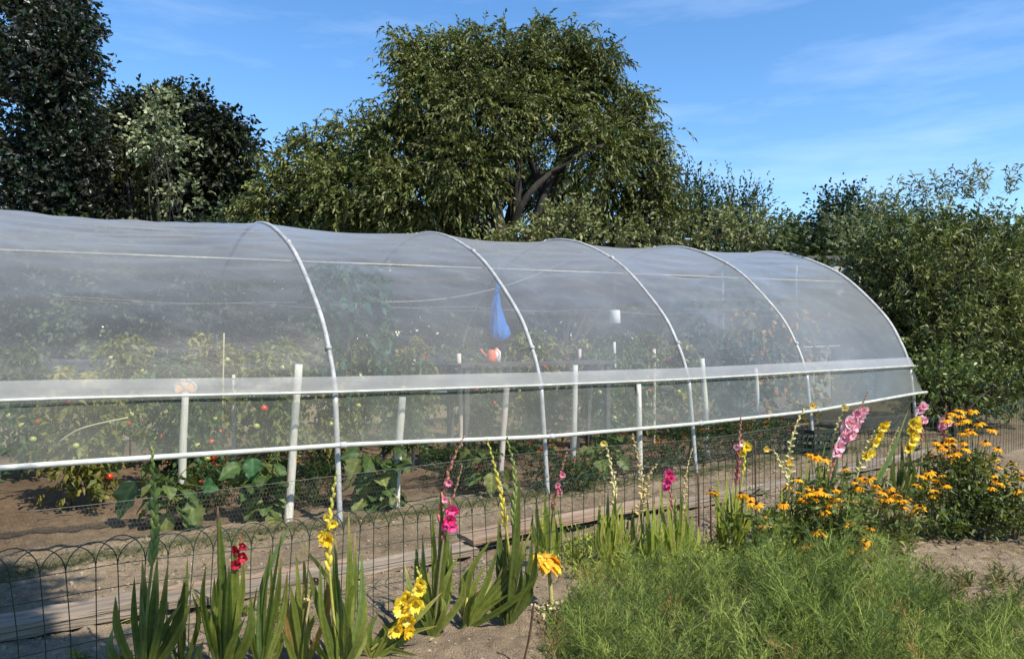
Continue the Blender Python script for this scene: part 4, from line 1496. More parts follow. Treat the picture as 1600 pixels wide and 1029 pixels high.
def bloom(m, p, axis, size, pal, throat=None):
    """an open gladiolus flower: six wavy petals round a funnel"""
    axis = axis / np.linalg.norm(axis)
    a = np.cross(axis, [0.3, 0.2, 1])
    a /= np.linalg.norm(a)
    b = np.cross(axis, a)
    for k in range(6):
        th = k / 6 * 6.283 + R.uniform(-.15, .15)
        rad = math.cos(th) * a + math.sin(th) * b
        tan = -math.sin(th) * a + math.cos(th) * b
        col = np.array(pal[R.integers(len(pal))]) * R.uniform(.9, 1.1)
        rows, cl = [], []
        ph = R.uniform(0, 6)
        opn = (.80 if k % 2 else .55) * R.uniform(.75, 1.25)
        for i, t in enumerate(np.linspace(0, 1, 6)):
            c = p + axis * size * (.75 * t - .38 * t * t * opn) + rad * size * (.10 + .62 * opn * t ** 1.6)
            w = size * .34 * (math.sin(min(1, t * 1.02) * 2.45 + .35) + .12) * (1.15 if k % 2 else .9)
            j = np.linspace(-1, 1, 5)
            ruf = size * .10 * t * np.sin(j * 6 + ph + t * 5) * (np.abs(j) + .2)
            rows.append(c + tan * (j * w)[:, None] + axis * (ruf + size * .07 * np.abs(j) * (1 - t))[:, None] + rad * (ruf * .6)[:, None])
            th_c = col if throat is None else np.asarray(throat) * (1 - min(1, t * 1.8)) + col * min(1, t * 1.8)
            cl += [np.clip(th_c, 0, 1)] * 5
        m.grid(np.array(rows), np.array(cl))


PINK = [(.80, .24, .36), (.86, .34, .45), (.88, .48, .55), (.75, .20, .30)]
LPINK = [(.90, .44, .52), (.92, .56, .62), (.92, .68, .70), (.86, .36, .46)]
MAGENTA = [(.72, .03, .17), (.80, .06, .24), (.78, .10, .30)]
YEL = [(.86, .62, .03), (.88, .70, .06), (.82, .52, .02), (.90, .76, .16)]
RED = [(.42, .012, .03), (.52, .02, .05), (.36, .01, .025)]
GL_GREEN = [(.135, .170, .028), (.170, .200, .036), (.105, .140, .026), (.21, .235, .050)]
GL_DARK = [(.072, .098, .020), (.092, .122, .025), (.115, .146, .032)]
GL_LIGHT = [(.26, .315, .05), (.32, .355, .06), (.20, .255, .042), (.39, .39, .09)]
STRAW = (.48, .40, .16)


def glad(base, tips, spikes, label, pal=GL_GREEN, wid=.036, basecol=None, cat='gladiolus', dY=0.0, group='gladioli along the fence'):
    """base: ground pixel; tips: (x, y[, bow, colour]) leaf tip pixels; spikes: dict(path, kind, blooms)"""
    g = gz(G(*base))
    Y = g[1]
    root = thing('gladiolus', label, cat, g, group)
    lf = MB()
    more = []
    for tp in tips:
        if R.random() < (.9 if pal is GL_LIGHT else .6):
            more.append((tp[0] + R.normal() * 9, tp[1] + R.uniform(8, 60), R.uniform(-12, 12)))
    wid = wid * .90
    for i, tp in enumerate(list(tips) + more):
        x, y = tp[:2]
        bow = tp[2] if len(tp) > 2 else R.uniform(-6, 6)
        col = tp[3] if len(tp) > 3 else np.array(pal[R.integers(len(pal))]) * R.uniform(.9, 1.1)
        dd = R.uniform(-.12, .12)
        tip = W(x, y, Y + dd) - g
        st = np.array([R.uniform(-.02, .02), R.uniform(-.02, .02), -.02])
        mid = st * .45 + tip * .55 + np.array([bow / F * Y * 1.4, R.uniform(-.03, .03), R.uniform(0, .03)])
        P = smooth_path([st, mid, tip], 14)
        face = np.array([R.uniform(-.45, .45), -1, R.uniform(-.1, .3)])
        tcol = (.40, .32, .12) if R.random() < .30 else None
        blade(lf, P, wid * R.uniform(.8, 1.2), col, face, tcol)
    if basecol is not None:
        lf.tube(np.array([[0, 0, -.03], [.0, 0, .08], [.01, 0, .16]]), [.016, .015, .008], 8, col=basecol, squash=.6)
    lf.obj('leaf_fan', M['blade'], root)
    for sp in spikes:
        pts = [W(x, y, Y + sp.get('dY', 0) - .02) - g for x, y in sp['path']]
        P = smooth_path([np.array([0, 0, .02])] + pts, 26)
        m = MB()
        k = sp['kind']
        sc = {'green': (.22, .28, .08), 'cream': (.52, .48, .22), 'dry': (.45, .37, .18), 'pink': (.30, .26, .12), 'yellow': (.48, .46, .10), 'red': (.25, .14, .07)}[k]
        bc = {'green': (.26, .33, .09), 'cream': (.62, .55, .26), 'dry': (.60, .46, .20), 'pink': (.62, .22, .20), 'yellow': (.74, .62, .10), 'red': (.40, .05, .05)}[k]
        n = len(P)
        m.tube(P, np.linspace(.008, .0025, n), 7, col=sc)
        d = np.concatenate([[0], np.cumsum(np.linalg.norm(np.diff(P, axis=0), axis=1))])
        L0 = d[-1]
        start = L0 * sp.get('from', .45)
        gap = sp.get('gap', .030)
        nb = int((L0 - start) / gap)
        for i in range(nb + 1):
            q = start + i * gap
            t = i / max(1, nb)
            p = np.array([np.interp(q, d, P[:, j]) for j in range(3)])
            tn = np.array([np.interp(min(L0, q + .02), d, P[:, j]) for j in range(3)]) - p
            tn /= np.linalg.norm(tn) + 1e-9
            sd = (1 if i % 2 else -1)
            out = np.array([sd * .55, -.35, 0]) + R.normal(size=3) * .12
            big = (1 - .65 * t) * sp.get('bud', 1.0)
            if k in ('dry', 'cream') and R.random() < sp.get('pods', .8):
                ax = out * .9 + tn * .35
                l = .030 * big
            else:
                ax = out * .45 + tn
                l = .036 * big
            ax /= np.linalg.norm(ax)
            # sheathing bract below each bud, then the bud itself
            green = np.array([.22, .29, .09])
            bcol = np.array(bc) * R.uniform(.8, 1.15)
            if k in ('pink', 'yellow', 'red') and t > .6:
                bcol = bcol * .5 + np.array([.40, .22, .12]) * .5 if k != 'yellow' else bcol * .45 + green * .8
            up = np.cross(ax, [1, .2, .1])
            up /= np.linalg.norm(up)
            fr = np.stack([np.cross(up, ax), up, ax])
            m.blob(p + ax * l * .75, (.0085 * big + .002, .0085 * big + .002, l * .85), 7, 6, bcol, fr)
            m.leaves((p - ax * .004)[None], (ax * .6 + tn * .6)[None], .045 * big + .008, .018 * big + .004, np.array([sc]) * R.uniform(.85, 1.25), .5, 0)
        s_o = m.obj('flower_spike', M['dry'] if k in ('dry', 'cream') else M['petal'], root)
        for (x, y, r, pal2) in sp.get('blooms', ()):
            p = W(x, y, Y + sp.get('dY', 0) - .05) - g
            mb = MB()
            near = P[np.argmin(np.linalg.norm(P[:, [0, 2]] - p[[0, 2]], axis=1))]
            dirn = (p - near) * 1.0 + np.array([R.uniform(-.02, .02), -.05, -.008])
            size = r / F * Y * 1.06
            bloom(mb, near * .35 + p * .65 - dirn / np.linalg.norm(dirn) * size * .2, dirn, size, pal2)
            mb.obj('blossom', M['petal'], s_o)
    return root


# left to right along the bed
glad((222, 1068), [(180, 930, -8), (222, 872, 4), (246, 868, 2), (290, 905, 8), (300, 935, 10), (210, 900, -6), (262, 880, 2), (262, 960, 8), (176, 980, -12)],
     [dict(path=[(232, 930), (243, 830), (240, 760), (238, 700)], kind='green', **{'from': .5}, gap=.026, bud=1.35)],
     'gladiolus with one tall unopened green bud spike, leftmost plant of the bed', GL_DARK, .044)
glad((283, 1030), [(293, 868, 2), (280, 930, -4), (300, 925, 8), (270, 975, -8), (288, 900, 0)], [], 'slim flowerless gladiolus next to the leftmost one, its leaves nearly upright', GL_DARK, .026)
glad((350, 1050), [(322, 878, -12), (342, 798, 0), (367, 835, 4), (381, 868, 6), (392, 930, 12), (335, 900, -6), (372, 930, 8), (318, 1000, -14, (.16, .2, .06)), (358, 880, 2)],
     [dict(path=[(358, 950), (370, 885), (377, 832)], kind='red', **{'from': .6}, gap=.03, bud=.8, blooms=[(368, 882, 13, RED), (381, 872, 13, RED), (366, 860, 11, RED), (381, 855, 10, RED)])],
     'gladiolus with a fan of wide leaves and small dark red flowers', GL_GREEN, .046)
glad((410, 1042), [(424, 850, -6), (402, 915, -8), (440, 862, 6), (456, 812, -14, (.10, .15, .045)), (448, 900, 8), (432, 960, 10), (402, 960, -6)], [],
     'flowerless gladiolus with one leaf tip arching to the right, right of the dark red one', GL_GREEN, .036)
glad((468, 1036), [(449, 890, -6, (.26, .17, .05)), (462, 858, 2), (474, 852, 2, (.20, .18, .05)), (510, 888, 14, (.36, .22, .06)), (484, 900, 4), (455, 930, -4), (478, 935, 4), (490, 1000, 10)],
     [dict(path=[(480, 960), (488, 918), (494, 905)], kind='dry', **{'from': .75}, gap=.03, bud=.8, blooms=[(492, 907, 13, [(.36, .10, .12), (.45, .18, .18)])])],
     'withering gladiolus with rust brown leaves and a shrivelled maroon bloom', GL_GREEN, .030)
glad((533, 1050), [(545, 800, 4), (466, 842, 22), (520, 860, 0), (565, 862, 8, (.16, .22, .06)), (555, 830, 6), (500, 870, -4), (530, 900, 2), (562, 960, 14), (540, 930, 4), (548, 870, 4), (500, 1000, -12), (524, 830, 0)],
     [dict(path=[(520, 950), (513, 850), (518, 790), (526, 735)], kind='yellow', **{'from': .5}, gap=.027, bud=1.1, blooms=[(512, 842, 19, YEL), (501, 838, 14, YEL), (521, 820, 12, YEL), (510, 808, 11, YEL)])],
     'tall gladiolus with an upright lemon yellow spike just opening, at the first hoop', GL_GREEN, .036)
glad((578, 1018), [(592, 955, -8), (690, 925, 8), (625, 965, -6), (640, 1000, 6), (566, 975, -4, (.24, .24, .06)), (655, 985, 4), (605, 990, -4)],
     [dict(path=[(610, 985), (642, 935), (655, 900), (650, 885)], kind='yellow', **{'from': .8}, gap=.03, bud=.9,
           blooms=[(628, 950, 25, YEL), (650, 945, 25, YEL), (637, 970, 23, YEL), (620, 985, 19, YEL), (645, 990, 20, YEL), (656, 922, 18, YEL), (660, 912, 14, YEL), (638, 935, 22, YEL)])],
     'low gladiolus bent over with a heavy cluster of golden yellow flowers near the soil', GL_GREEN, .040)
glad((678, 985), [(688, 758, 4), (640, 890, -8), (632, 880, -4), (660, 830, -2), (700, 870, 10), (722, 895, 14), (705, 845, 6), (675, 790, 0), (650, 850, -6), (690, 930, 8), (698, 810, 4), (668, 880, -2), (620, 935, -10)],
     [dict(path=[(685, 880), (690, 790), (702, 735), (724, 683)], kind='pink', **{'from': .55}, gap=.032, bud=1.0, blooms=[(703, 755, 10, PINK), (695, 780, 9, PINK)]),
      dict(path=[(688, 880), (700, 800), (710, 770), (722, 728)], kind='pink', **{'from': .55}, gap=.034, bud=.8, dY=-.05,
           blooms=[(706, 798, 17, MAGENTA), (703, 812, 18, MAGENTA), (710, 824, 15, MAGENTA), (697, 820, 13, MAGENTA)])],
     'gladiolus with two leaning spikes and a hot pink bloom, between the first and second hoops', GL_GREEN, .036)
glad((727, 975), [(770, 838, -10), (832, 826, 10), (745, 870, -12), (800, 870, 4), (808, 888, 8, (.24, .27, .08)), (770, 905, 2, (.42, .42, .14)), (760, 880, -4), (826, 860, 8)], [],
     'flowerless gladiolus leaning far to the right on a straw yellow base', GL_GREEN, .046, (.55, .46, .16))
glad((795, 972), [(779, 790, -4), (812, 745, 2), (785, 885, -10), (828, 905, 12), (832, 830, 8), (800, 850, 0), (778, 905, -12), (815, 880, 6), (790, 830, -2), (808, 800, 2), (770, 920, -14), (838, 850, 10)],
     [dict(path=[(797, 880), (784, 780), (772, 725), (761, 686)], kind='yellow', **{'from': .5}, gap=.026, bud=1.0),
      dict(path=[(800, 880), (803, 790), (804, 740), (792, 683)], kind='green', **{'from': .5}, gap=.026, bud=1.05, dY=.05)],
     'dark leaved gladiolus with twin yellow green bud spikes forming a V', GL_DARK, .040, (.2, .2, .08))
glad((858, 885), [(838, 772, -4), (850, 765, 0), (862, 770, 2), (832, 800, -6), (845, 810, -2), (868, 810, 4), (855, 790, 2), (866, 840, 6)],
     [dict(path=[(862, 830), (868, 770), (876, 740), (886, 705)], kind='pink', **{'from': .5}, gap=.030, bud=.9, blooms=[(880, 742, 8, PINK), (872, 758, 8, PINK), (877, 768, 8, PINK)])],
     'gladiolus with a thin spike of coral pink buds in front of the second hoop', GL_LIGHT, .034)
glad((953, 885), [(938, 775, -4), (950, 765, 0), (962, 768, 2), (972, 785, 4), (945, 800, -2), (958, 790, 1), (935, 820, -6), (980, 812, 6), (966, 800, 2), (950, 820, 0)],
     [dict(path=[(955, 830), (960, 765), (954, 725), (946, 692)], kind='cream', **{'from': .5}, gap=.024, bud=1.1, pods=.5, blooms=[(942, 692, 9, [(.78, .64, .20), (.72, .55, .15)])])],
     'gladiolus with a fading cream yellow spike, first of the light green fans at the middle', GL_LIGHT, .036)
glad((990, 885), [(982, 808, -4, (.06, .09, .03)), (976, 830, -8), (1000, 800, 4), (1010, 815, 6), (988, 790, 0)],
     [dict(path=[(995, 830), (1003, 770), (998, 720), (988, 678)], kind='dry', **{'from': .4}, gap=.024, bud=1.0), dict(path=[(998, 840), (1008, 780), (1014, 742), (1028, 724)], kind='dry', **{'from': .5}, gap=.026, bud=1.0, dY=.06)],
     'gladiolus gone to seed with two buff dry spikes, one curling right', GL_GREEN, .032)
glad((1022, 892), [(1012, 775, -2), (1022, 770, 0), (1030, 790, 2), (1005, 830, -8), (1034, 830, 6), (1018, 800, 0)], [], 'flowerless light green gladiolus left of the magenta one', GL_LIGHT, .034)
glad((1058, 892), [(1030, 748, -4), (1042, 772, -2), (1056, 765, 0), (1066, 760, 2), (1074, 775, 4), (1048, 800, -2), (1082, 800, 6), (1062, 800, 1), (1092, 820, 8), (1035, 800, -6)],
     [dict(path=[(1052, 830), (1048, 780), (1044, 735)], kind='pink', **{'from': .6}, gap=.03, bud=.7, blooms=[(1045, 738, 12, MAGENTA), (1042, 752, 13, MAGENTA), (1048, 746, 12, MAGENTA), (1038, 762, 9, MAGENTA)]),
      dict(path=[(1064, 830), (1070, 765), (1074, 730), (1082, 700)], kind='dry', **{'from': .45}, gap=.026, bud=.7, dY=.05)],
     'gladiolus with one small magenta bloom and a thin dry spike beside it', GL_LIGHT, .036)
glad((1142, 868), [(1122, 742, -6), (1135, 735, -2), (1146, 745, 0), (1158, 750, 2), (1168, 765, 6), (1130, 770, -4), (1150, 770, 2), (1172, 790, 8), (1128, 800, -8), (1140, 760, 0, (.40, .40, .14)), (1155, 780, 2)],
     [dict(path=[(1148, 800), (1152, 730), (1155, 690), (1158, 648)], kind='pink', **{'from': .5}, gap=.026, bud=1.1, blooms=[(1150, 698, 9, LPINK), (1160, 692, 10, LPINK)]),
      dict(path=[(1152, 800), (1162, 730), (1164, 700), (1160, 690)], kind='yellow', **{'from': .7}, gap=.028, bud=.8, dY=-.05, blooms=[(1168, 698, 12, YEL), (1160, 708, 10, YEL)])],
     'bright yellow green gladiolus fan with a peach bud spike and one yellow bloom', GL_LIGHT, .042, (.5, .46, .16))
glad((1198, 868), [(1222, 760, 4), (1235, 785, 8), (1205, 790, -4), (1190, 810, -6), (1215, 800, 2), (1240, 820, 8)],
     [dict(path=[(1232, 770), (1222, 730), (1210, 706), (1192, 700)], kind='cream', **{'from': .6}, gap=.026, bud=.9, blooms=[(1198, 702, 8, [(.75, .55, .12)])])],
     'small gladiolus with a cream spike drooping over to the left', GL_LIGHT, .034)
glad((1238, 850), [(1250, 715, 2), (1232, 735, -2), (1262, 705, 4), (1280, 702, 6), (1290, 690, 6), (1285, 735, 8), (1225, 760, -6), (1268, 760, 6), (1255, 745, 2)],
     [dict(path=[(1238, 770), (1232, 715), (1242, 670), (1256, 640), (1272, 632)], kind='cream', **{'from': .4}, gap=.026, bud=1.15, blooms=[(1270, 633, 9, [(.80, .58, .14), (.74, .5, .1)]), (1233, 722, 7, [(.8, .5, .05)])])],
     'gladiolus with a tall cream seed spike nodding right at the tip, by the fourth hoop', GL_GREEN, .036)
glad((1272, 842), [(1304, 712, 6, (.04, .07, .025)), (1296, 735, 4), (1318, 740, 8), (1285, 760, 2), (1330, 760, 10), (1310, 700, 6), (1290, 720, 2), (1325, 715, 8)],
     [dict(path=[(1290, 760), (1310, 700), (1330, 655), (1346, 632), (1356, 612)], kind='pink', **{'from': .35}, gap=.028, bud=1.0,
           blooms=[(1341, 645, 15, LPINK), (1348, 655, 14, LPINK), (1328, 660, 17, LPINK), (1340, 668, 17, LPINK), (1322, 668, 16, LPINK), (1333, 680, 16, LPINK), (1318, 685, 15, LPINK), (1310, 698, 14, LPINK), (1306, 706, 12, LPINK), (1326, 675, 16, LPINK), (1352, 642, 13, LPINK)]),
      dict(path=[(1285, 770), (1300, 700), (1308, 665), (1319, 636)], kind='cream', **{'from': .45}, gap=.024, bud=1.1, dY=.06, blooms=[(1320, 637, 9, [(.8, .66, .2)])])],
     'gladiolus with a large full spike of soft pink flowers, most showy of all', GL_DARK, .040)
glad((1322, 835), [(1340, 700, 4), (1352, 735, 6), (1330, 750, 0), (1345, 770, 4), (1420, 638, 6, (.16, .24, .08)), (1318, 780, -4), (1362, 770, 8)],
     [dict(path=[(1335, 760), (1352, 705), (1370, 672), (1392, 658)], kind='cream', **{'from': .5}, gap=.024, bud=1.1, blooms=[(1380, 668, 12, YEL), (1376, 682, 14, YEL), (1370, 692, 13, YEL), (1364, 708, 13, YEL), (1355, 712, 11, YEL), (1385, 662, 9, YEL)])],
     'gladiolus with a slanting spike of deep yellow flowers right of the large pink one', GL_GREEN, .036)
glad((1360, 822), [(1392, 700, 4, (.40, .36, .15)), (1380, 740, 4, (.34, .34, .12)), (1372, 760, 2), (1390, 770, 8, (.42, .40, .15)), (1366, 780, 0)], [dict(path=[(1376, 760), (1390, 700), (1404, 668)], kind='dry', **{'from': .5}, gap=.03, bud=.8)],
     'straw coloured faded gladiolus between the two yellow flowered ones', GL_LIGHT, .026)
glad((1402, 792), [(1408, 682, 2), (1398, 695, -2), (1418, 690, 6), (1392, 715, -4), (1412, 730, 4), (1428, 720, 8), (1385, 740, -6), (1440, 735, 10), (1405, 720, 0)],
     [dict(path=[(1414, 740), (1422, 690), (1430, 650)], kind='yellow', **{'from': .5}, gap=.028, bud=.8,
           blooms=[(1427, 660, 13, YEL), (1436, 668, 13, YEL), (1424, 672, 13, YEL), (1432, 682, 13, YEL), (1426, 690, 12, YEL), (1418, 700, 12, YEL), (1434, 656, 11, YEL)])],
     'gladiolus with a thick clear yellow flower cluster near the tunnel corner', GL_DARK, .036)
glad((1432, 790), [(1448, 680, 4), (1440, 700, 0), (1430, 720, -2), (1455, 700, 6), (1424, 740, -6), (1450, 740, 6)],
     [dict(path=[(1438, 740), (1440, 690), (1442, 628)], kind='pink', **{'from': .6}, gap=.03, bud=.8, blooms=[(1443, 634, 11, LPINK), (1436, 640, 10, LPINK), (1440, 655, 11, LPINK), (1446, 656, 9, LPINK)])],
     'gladiolus with a few pink flowers directly below the tunnel corner', GL_GREEN, .032)
glad((1462, 788), [(1455, 728, -4, (.46, .42, .18)), (1470, 725, 2, (.42, .40, .15)), (1450, 745, -6, (.5, .44, .2)), (1475, 745, 6), (1464, 735, 0, (.36, .38, .12))],
     [dict(path=[(1468, 740), (1474, 690), (1478, 630)], kind='red', **{'from': .6}, gap=.03, bud=.8, blooms=[(1474, 660, 13, LPINK), (1482, 660, 12, LPINK), (1470, 666, 11, PINK)])],
     'gladiolus with yellowed base leaves and one soft pink flower, rightmost of the row', GL_LIGHT, .030)


# ------------------------------------------------------------------ withered sunflower
def sunflower():
    g = gz(G(862, 952))
    Y = g[1]
    root = thing('sunflower', 'short withered sunflower with drooping golden petals over bare soil', 'sunflower', g)
    m = MB()
    h = W(853, 872, Y) - g
    m.tube(smooth_path([(0, 0, 0), h * [.3, 1, .6], h], 8), [.014, .014, .013, .012, .012, .011, .011, .010, .010], 8, col=(.42, .40, .14))
    m.obj('stem', M['dry'], root)
    p = MB()
    n = 34
    th = R.uniform(0, 6.283, n)
    for a in th:
        d = np.array([math.cos(a), math.sin(a), R.uniform(-1.1, -.1)])
        c = np.array(YEL[R.integers(3)]) * [1, .82, 1]
        big = R.uniform(.06, .092)
        q = h + np.array([math.cos(a) * .018, math.sin(a) * .018, R.uniform(-.01, .02)])
        big_leaf(p, q, d, big, c)
    p.obj('petals', M['petal'], root)
    m = MB()
    m.blob(h + [0, 0, .012], (.036, .036, .016), 14, 7, (.5, .3, .04), rough=.06)
    m.obj('flower_disc', M['dry'], root)
    # the shed dry petals heaped round its foot
    r2 = MB()
    n = 170
    P = g + np.stack([R.normal(size=n) * .045, R.normal(size=n) * .04, R.uniform(.005, .05, n)], 1)
    D = R.normal(size=(n, 3)) * [1, 1, .6]
    r2.leaves(P, D, R.uniform(.03, .06, n), .016, mixcol([(.62, .56, .36), (.52, .44, .26), (.70, .64, .44)], n), .3, .2)
    kind(r2.obj('withered_leaves', M['dry'], loc=g), 'stuff')


sunflower()


# ------------------------------------------------------------------ coneflowers (yellow daisies)
def petals_mesh(i):
    m = MB()
    n = 13
    for k in range(n):
        a = k / n * 6.283 + R.uniform(-.1, .1)
        dr = R.uniform(.3, .85)
        ca, sa = math.cos(a), math.sin(a)
        rows, L_ = [], .034 * R.uniform(.88, 1.1)
        col = np.array([(.88, .42, .008), (.90, .50, .014), (.84, .34, .006)][R.integers(3)])
        for t, w in ((0, .35), (.35, .9), (.7, 1), (.92, .7), (1, .1)):
            r = .009 + L_ * t
            z = -dr * L_ * t ** 1.5
            j = np.array([-1, 0, 1]) * .0062 * w
            rows.append(np.stack([ca * r - sa * j, sa * r + ca * j, np.full(3, z) + np.array([.0, .0016, .0])], 1))
        m.grid(np.array(rows), np.clip(col * R.uniform(.9, 1.1), 0, 1))
    return m.mesh('flower_head', M['petal'])


def cone_mesh():
    m = MB()
    m.blob((0, 0, .007), (.012, .012, .012), 10, 7, rough=.05)
    return m.mesh('cone', M['cone'])


PM = [petals_mesh(i) for i in range(4)]
CM = cone_mesh()


def coneflower(base, heads, label, nfol, spreadpx, top, pal=GREEN, scale=1.0):
    g = gz(G(*base))
    Y = g[1]
    root = thing('coneflower', label, 'flower plant', g, 'orange yellow coneflowers')
    sm, fo = MB(), MB()
    heads = list(heads) + [(x + R.normal() * 9, y + R.uniform(2, 14)) for x, y in heads if R.random() < .6]
    for (x, y) in heads:
        h = W(x, y, Y + R.uniform(-.18, .18)) - g
        st = np.array([h[0] * .35 + R.normal() * .02, h[1] * .4, 0])
        P = smooth_path([st, (st * .4 + h * .6) + [0, 0, .03], h], 8)
        sm.tube(P, np.linspace(.0035, .002, len(P)), 5, col=(.10, .14, .04))
        o = bpy.data.objects.new('flower_head', PM[R.integers(4)])
        COL.objects.link(o)
        o.parent = root
        o.location = h
        o.rotation_euler = (R.uniform(-.1, .45), R.uniform(-.35, .35), R.uniform(0, 6.28))
        s_ = R.uniform(.9, 1.25) * scale
        o.scale = (s_,) * 3
        c = bpy.data.objects.new('cone', CM)
        COL.objects.link(c)
        c.parent = o
        k = R.integers(2, len(P) - 1, 3)
        fo_p = P[k]
        fo.leaves(fo_p, R.normal(size=(3, 3)) * [1, 1, .3] + [0, 0, .3], .065, .02, mixcol(pal, 3), .2, .2)
    n = nfol
    w = spreadpx / F * Y
    H = W(0, top, Y)[2]
    st = np.stack([R.normal(size=n) * w * .38, R.normal(size=n) * .14, R.uniform(.02, H, n)], 1)
    d = np.stack([R.normal(size=n), R.normal(size=n), R.uniform(.1, 1.2, n)], 1)
    twig_leaves(fo, st, d, R.uniform(.06, .16, n), 6, .062, .020, mixcol(pal, n), .2, .8, .2)
    sm.obj('stems', M['veg'], root)
    fo.obj('foliage', M['veg'], root)


CF = [(.055, .085, .022), (.095, .135, .03), (.14, .175, .045), (.19, .21, .06)]
coneflower((1300, 868), [(1266, 709), (1275, 711), (1320, 732), (1248, 748), (1247, 768), (1267, 762), (1262, 770), (1277, 766), (1281, 762), (1292, 770), (1303, 765), (1310, 764), (1290, 778), (1300, 780), (1308, 788), (1336, 752), (1345, 745),
                         (1352, 750), (1360, 746), (1332, 782), (1338, 762), (1283, 802), (1326, 812), (1275, 828), (1285, 832), (1292, 840), (1290, 846), (1265, 845), (1360, 823), (1345, 845), (1355, 843), (1335, 848), (1272, 775), (1254, 782), (1286, 788)],
           'large coneflower clump covered in orange yellow daisies below the large pink gladiolus', 260, 120, 755, CF)
coneflower((1392, 850), [(1390, 762), (1398, 772), (1405, 778), (1388, 778), (1412, 780), (1438, 790), (1380, 768), (1418, 776)], 'sparser coneflower plant with a few heads right of the large clump', 70, 55, 770, [(.10, .10, .03), (.13, .13, .04), (.16, .14, .05), (.2, .16, .07)])
coneflower((1182, 880), [(1116, 770), (1158, 772), (1172, 776), (1183, 787), (1195, 806), (1222, 788), (1110, 768), (1225, 786)], 'thin coneflower plant with heads scattered in front of the bright green gladiolus fan', 60, 80, 800, CF)
coneflower((1508, 836), [(1462, 690), (1472, 692), (1485, 684), (1490, 698), (1480, 650), (1490, 645), (1500, 640), (1508, 655), (1512, 670), (1505, 690), (1510, 700), (1452, 708), (1492, 715), (1465, 700), (1478, 700), (1488, 690), (1498, 660), (1512, 730), (1505, 676), (1530, 660), (1540, 690), (1522, 640), (1550, 670), (1535, 720), (1560, 700)],
           'coneflower clump with dense dark leaves at the right edge of the bed', 420, 70, 715, [(.06, .09, .022), (.09, .125, .03), (.13, .16, .045)])


coneflower((1575, 838), [(1540, 735), (1552, 742), (1560, 728), (1572, 740), (1580, 722), (1590, 735), (1568, 752), (1600, 745), (1548, 760), (1588, 765), (1530, 752), (1610, 730)],
           'looser coneflower plant beyond the dense dark leaved clump at the right edge', 240, 75, 765, CF)
coneflower((1448, 838), [(1440, 742), (1452, 736), (1462, 752), (1470, 742), (1434, 756), (1458, 764)],
           'few headed coneflower plant on dry soil just left of the dense right edge clump', 60, 45, 775, CF)


# ------------------------------------------------------------------ feathery asparagus in front
def asparagus():
    """ferny stems: a thin stalk, side branches, and needles"""
    stalk, fr = MB(), MB()
    n = 440
    placed = 0
    A, B, Cc, Rr = [], [], [], []
    NA, ND, NC = [], [], []
    while placed < n:
        Y = R.uniform(2.55, 4.6)
        X = R.uniform(.02, 3.0)
        px = 800 + X / Y * F
        # left limit of the bed curves out to the front; the dry patch stays open on the right
        if px < 920 - (4.6 - Y) * 26 + R.normal() * 12 or px > 1640:
            continue
        ytop = np.interp(px, [860, 900, 1000, 1100, 1250, 1400, 1440, 1520, 1640], [945, 880, 872, 868, 858, 868, 905, 945, 960]) + R.uniform(-10, 70)
        h = CH - (ytop - HY) / F * Y
        if h < .12:
            continue
        h = min(h, .80) * R.uniform(.8, 1.08) * (.66 + .66 * float(vnoise(np.array(X * 1.9), np.array(Y * 2.1), 5)))
        placed += 1
        g = np.array([X, Y, float(ground_z(X, Y))])
        lean = np.array([R.normal() * .11, R.normal() * .09, 0])
        k = 8
        t = np.linspace(0, 1, k + 1)[:, None]
        P = g + np.array([0, 0, 1.0]) * h * t + lean * h * t ** 2 * 1.6
        tone = np.array([(.160, .205, .044), (.118, .160, .035), (.220, .262, .066), (.070, .104, .026)][R.integers(4)]) * R.uniform(.8, 1.2)
        if R.random() < .025:
            tone = np.array([.26, .17, .06])          # a dead frond
        A.append(P[:-1]); B.append(P[1:]); Cc.append(np.repeat(tone[None] * 1.8, k, 0)); Rr.append(np.linspace(.0034, .0012, k))
        nb = int(16 + h * 30)
        q = R.uniform(.18, 1.0, nb)
        b0 = g + np.array([0, 0, 1.0]) * h * q[:, None] + lean * h * q[:, None] ** 2 * 1.6
        a = R.uniform(0, 6.283, nb)
        bl = R.uniform(.07, .20, nb) * (1.15 - .6 * q)
        bd = np.stack([np.cos(a), np.sin(a), R.uniform(.45, 1.6, nb)], 1)
        bd /= np.linalg.norm(bd, axis=1, keepdims=True)
        b1 = b0 + bd * bl[:, None]
        A.append(b0); B.append(b1); Cc.append(np.repeat(tone[None] * 1.6, nb, 0)); Rr.append(np.full(nb, .0012))
        m_ = 10
        tt = R.uniform(.15, 1.0, (nb, m_, 1))
        p = b0[:, None] + (b1 - b0)[:, None] * tt
        dd = bd[:, None] * .8 + R.normal(size=(nb, m_, 3)) * .65 + np.array([0, 0, .25])
        NA.append(p.reshape(-1, 3)); ND.append(dd.reshape(-1, 3)); NC.append(np.repeat(tone[None], nb * m_, 0) * R.uniform(.75, 1.3, (nb * m_, 1)))
    fr.segs(np.concatenate(A), np.concatenate(B), np.concatenate(Rr), 3, np.concatenate(Cc))
    NA, ND, NC = np.concatenate(NA), np.concatenate(ND), np.concatenate(NC)
    fr.leaves(NA, ND, R.uniform(.018, .048, len(NA)), .0026, np.clip(NC, 0, 1), .1, .05)
    kind(fr.obj('asparagus_foliage', M['feather']), 'stuff')


asparagus()


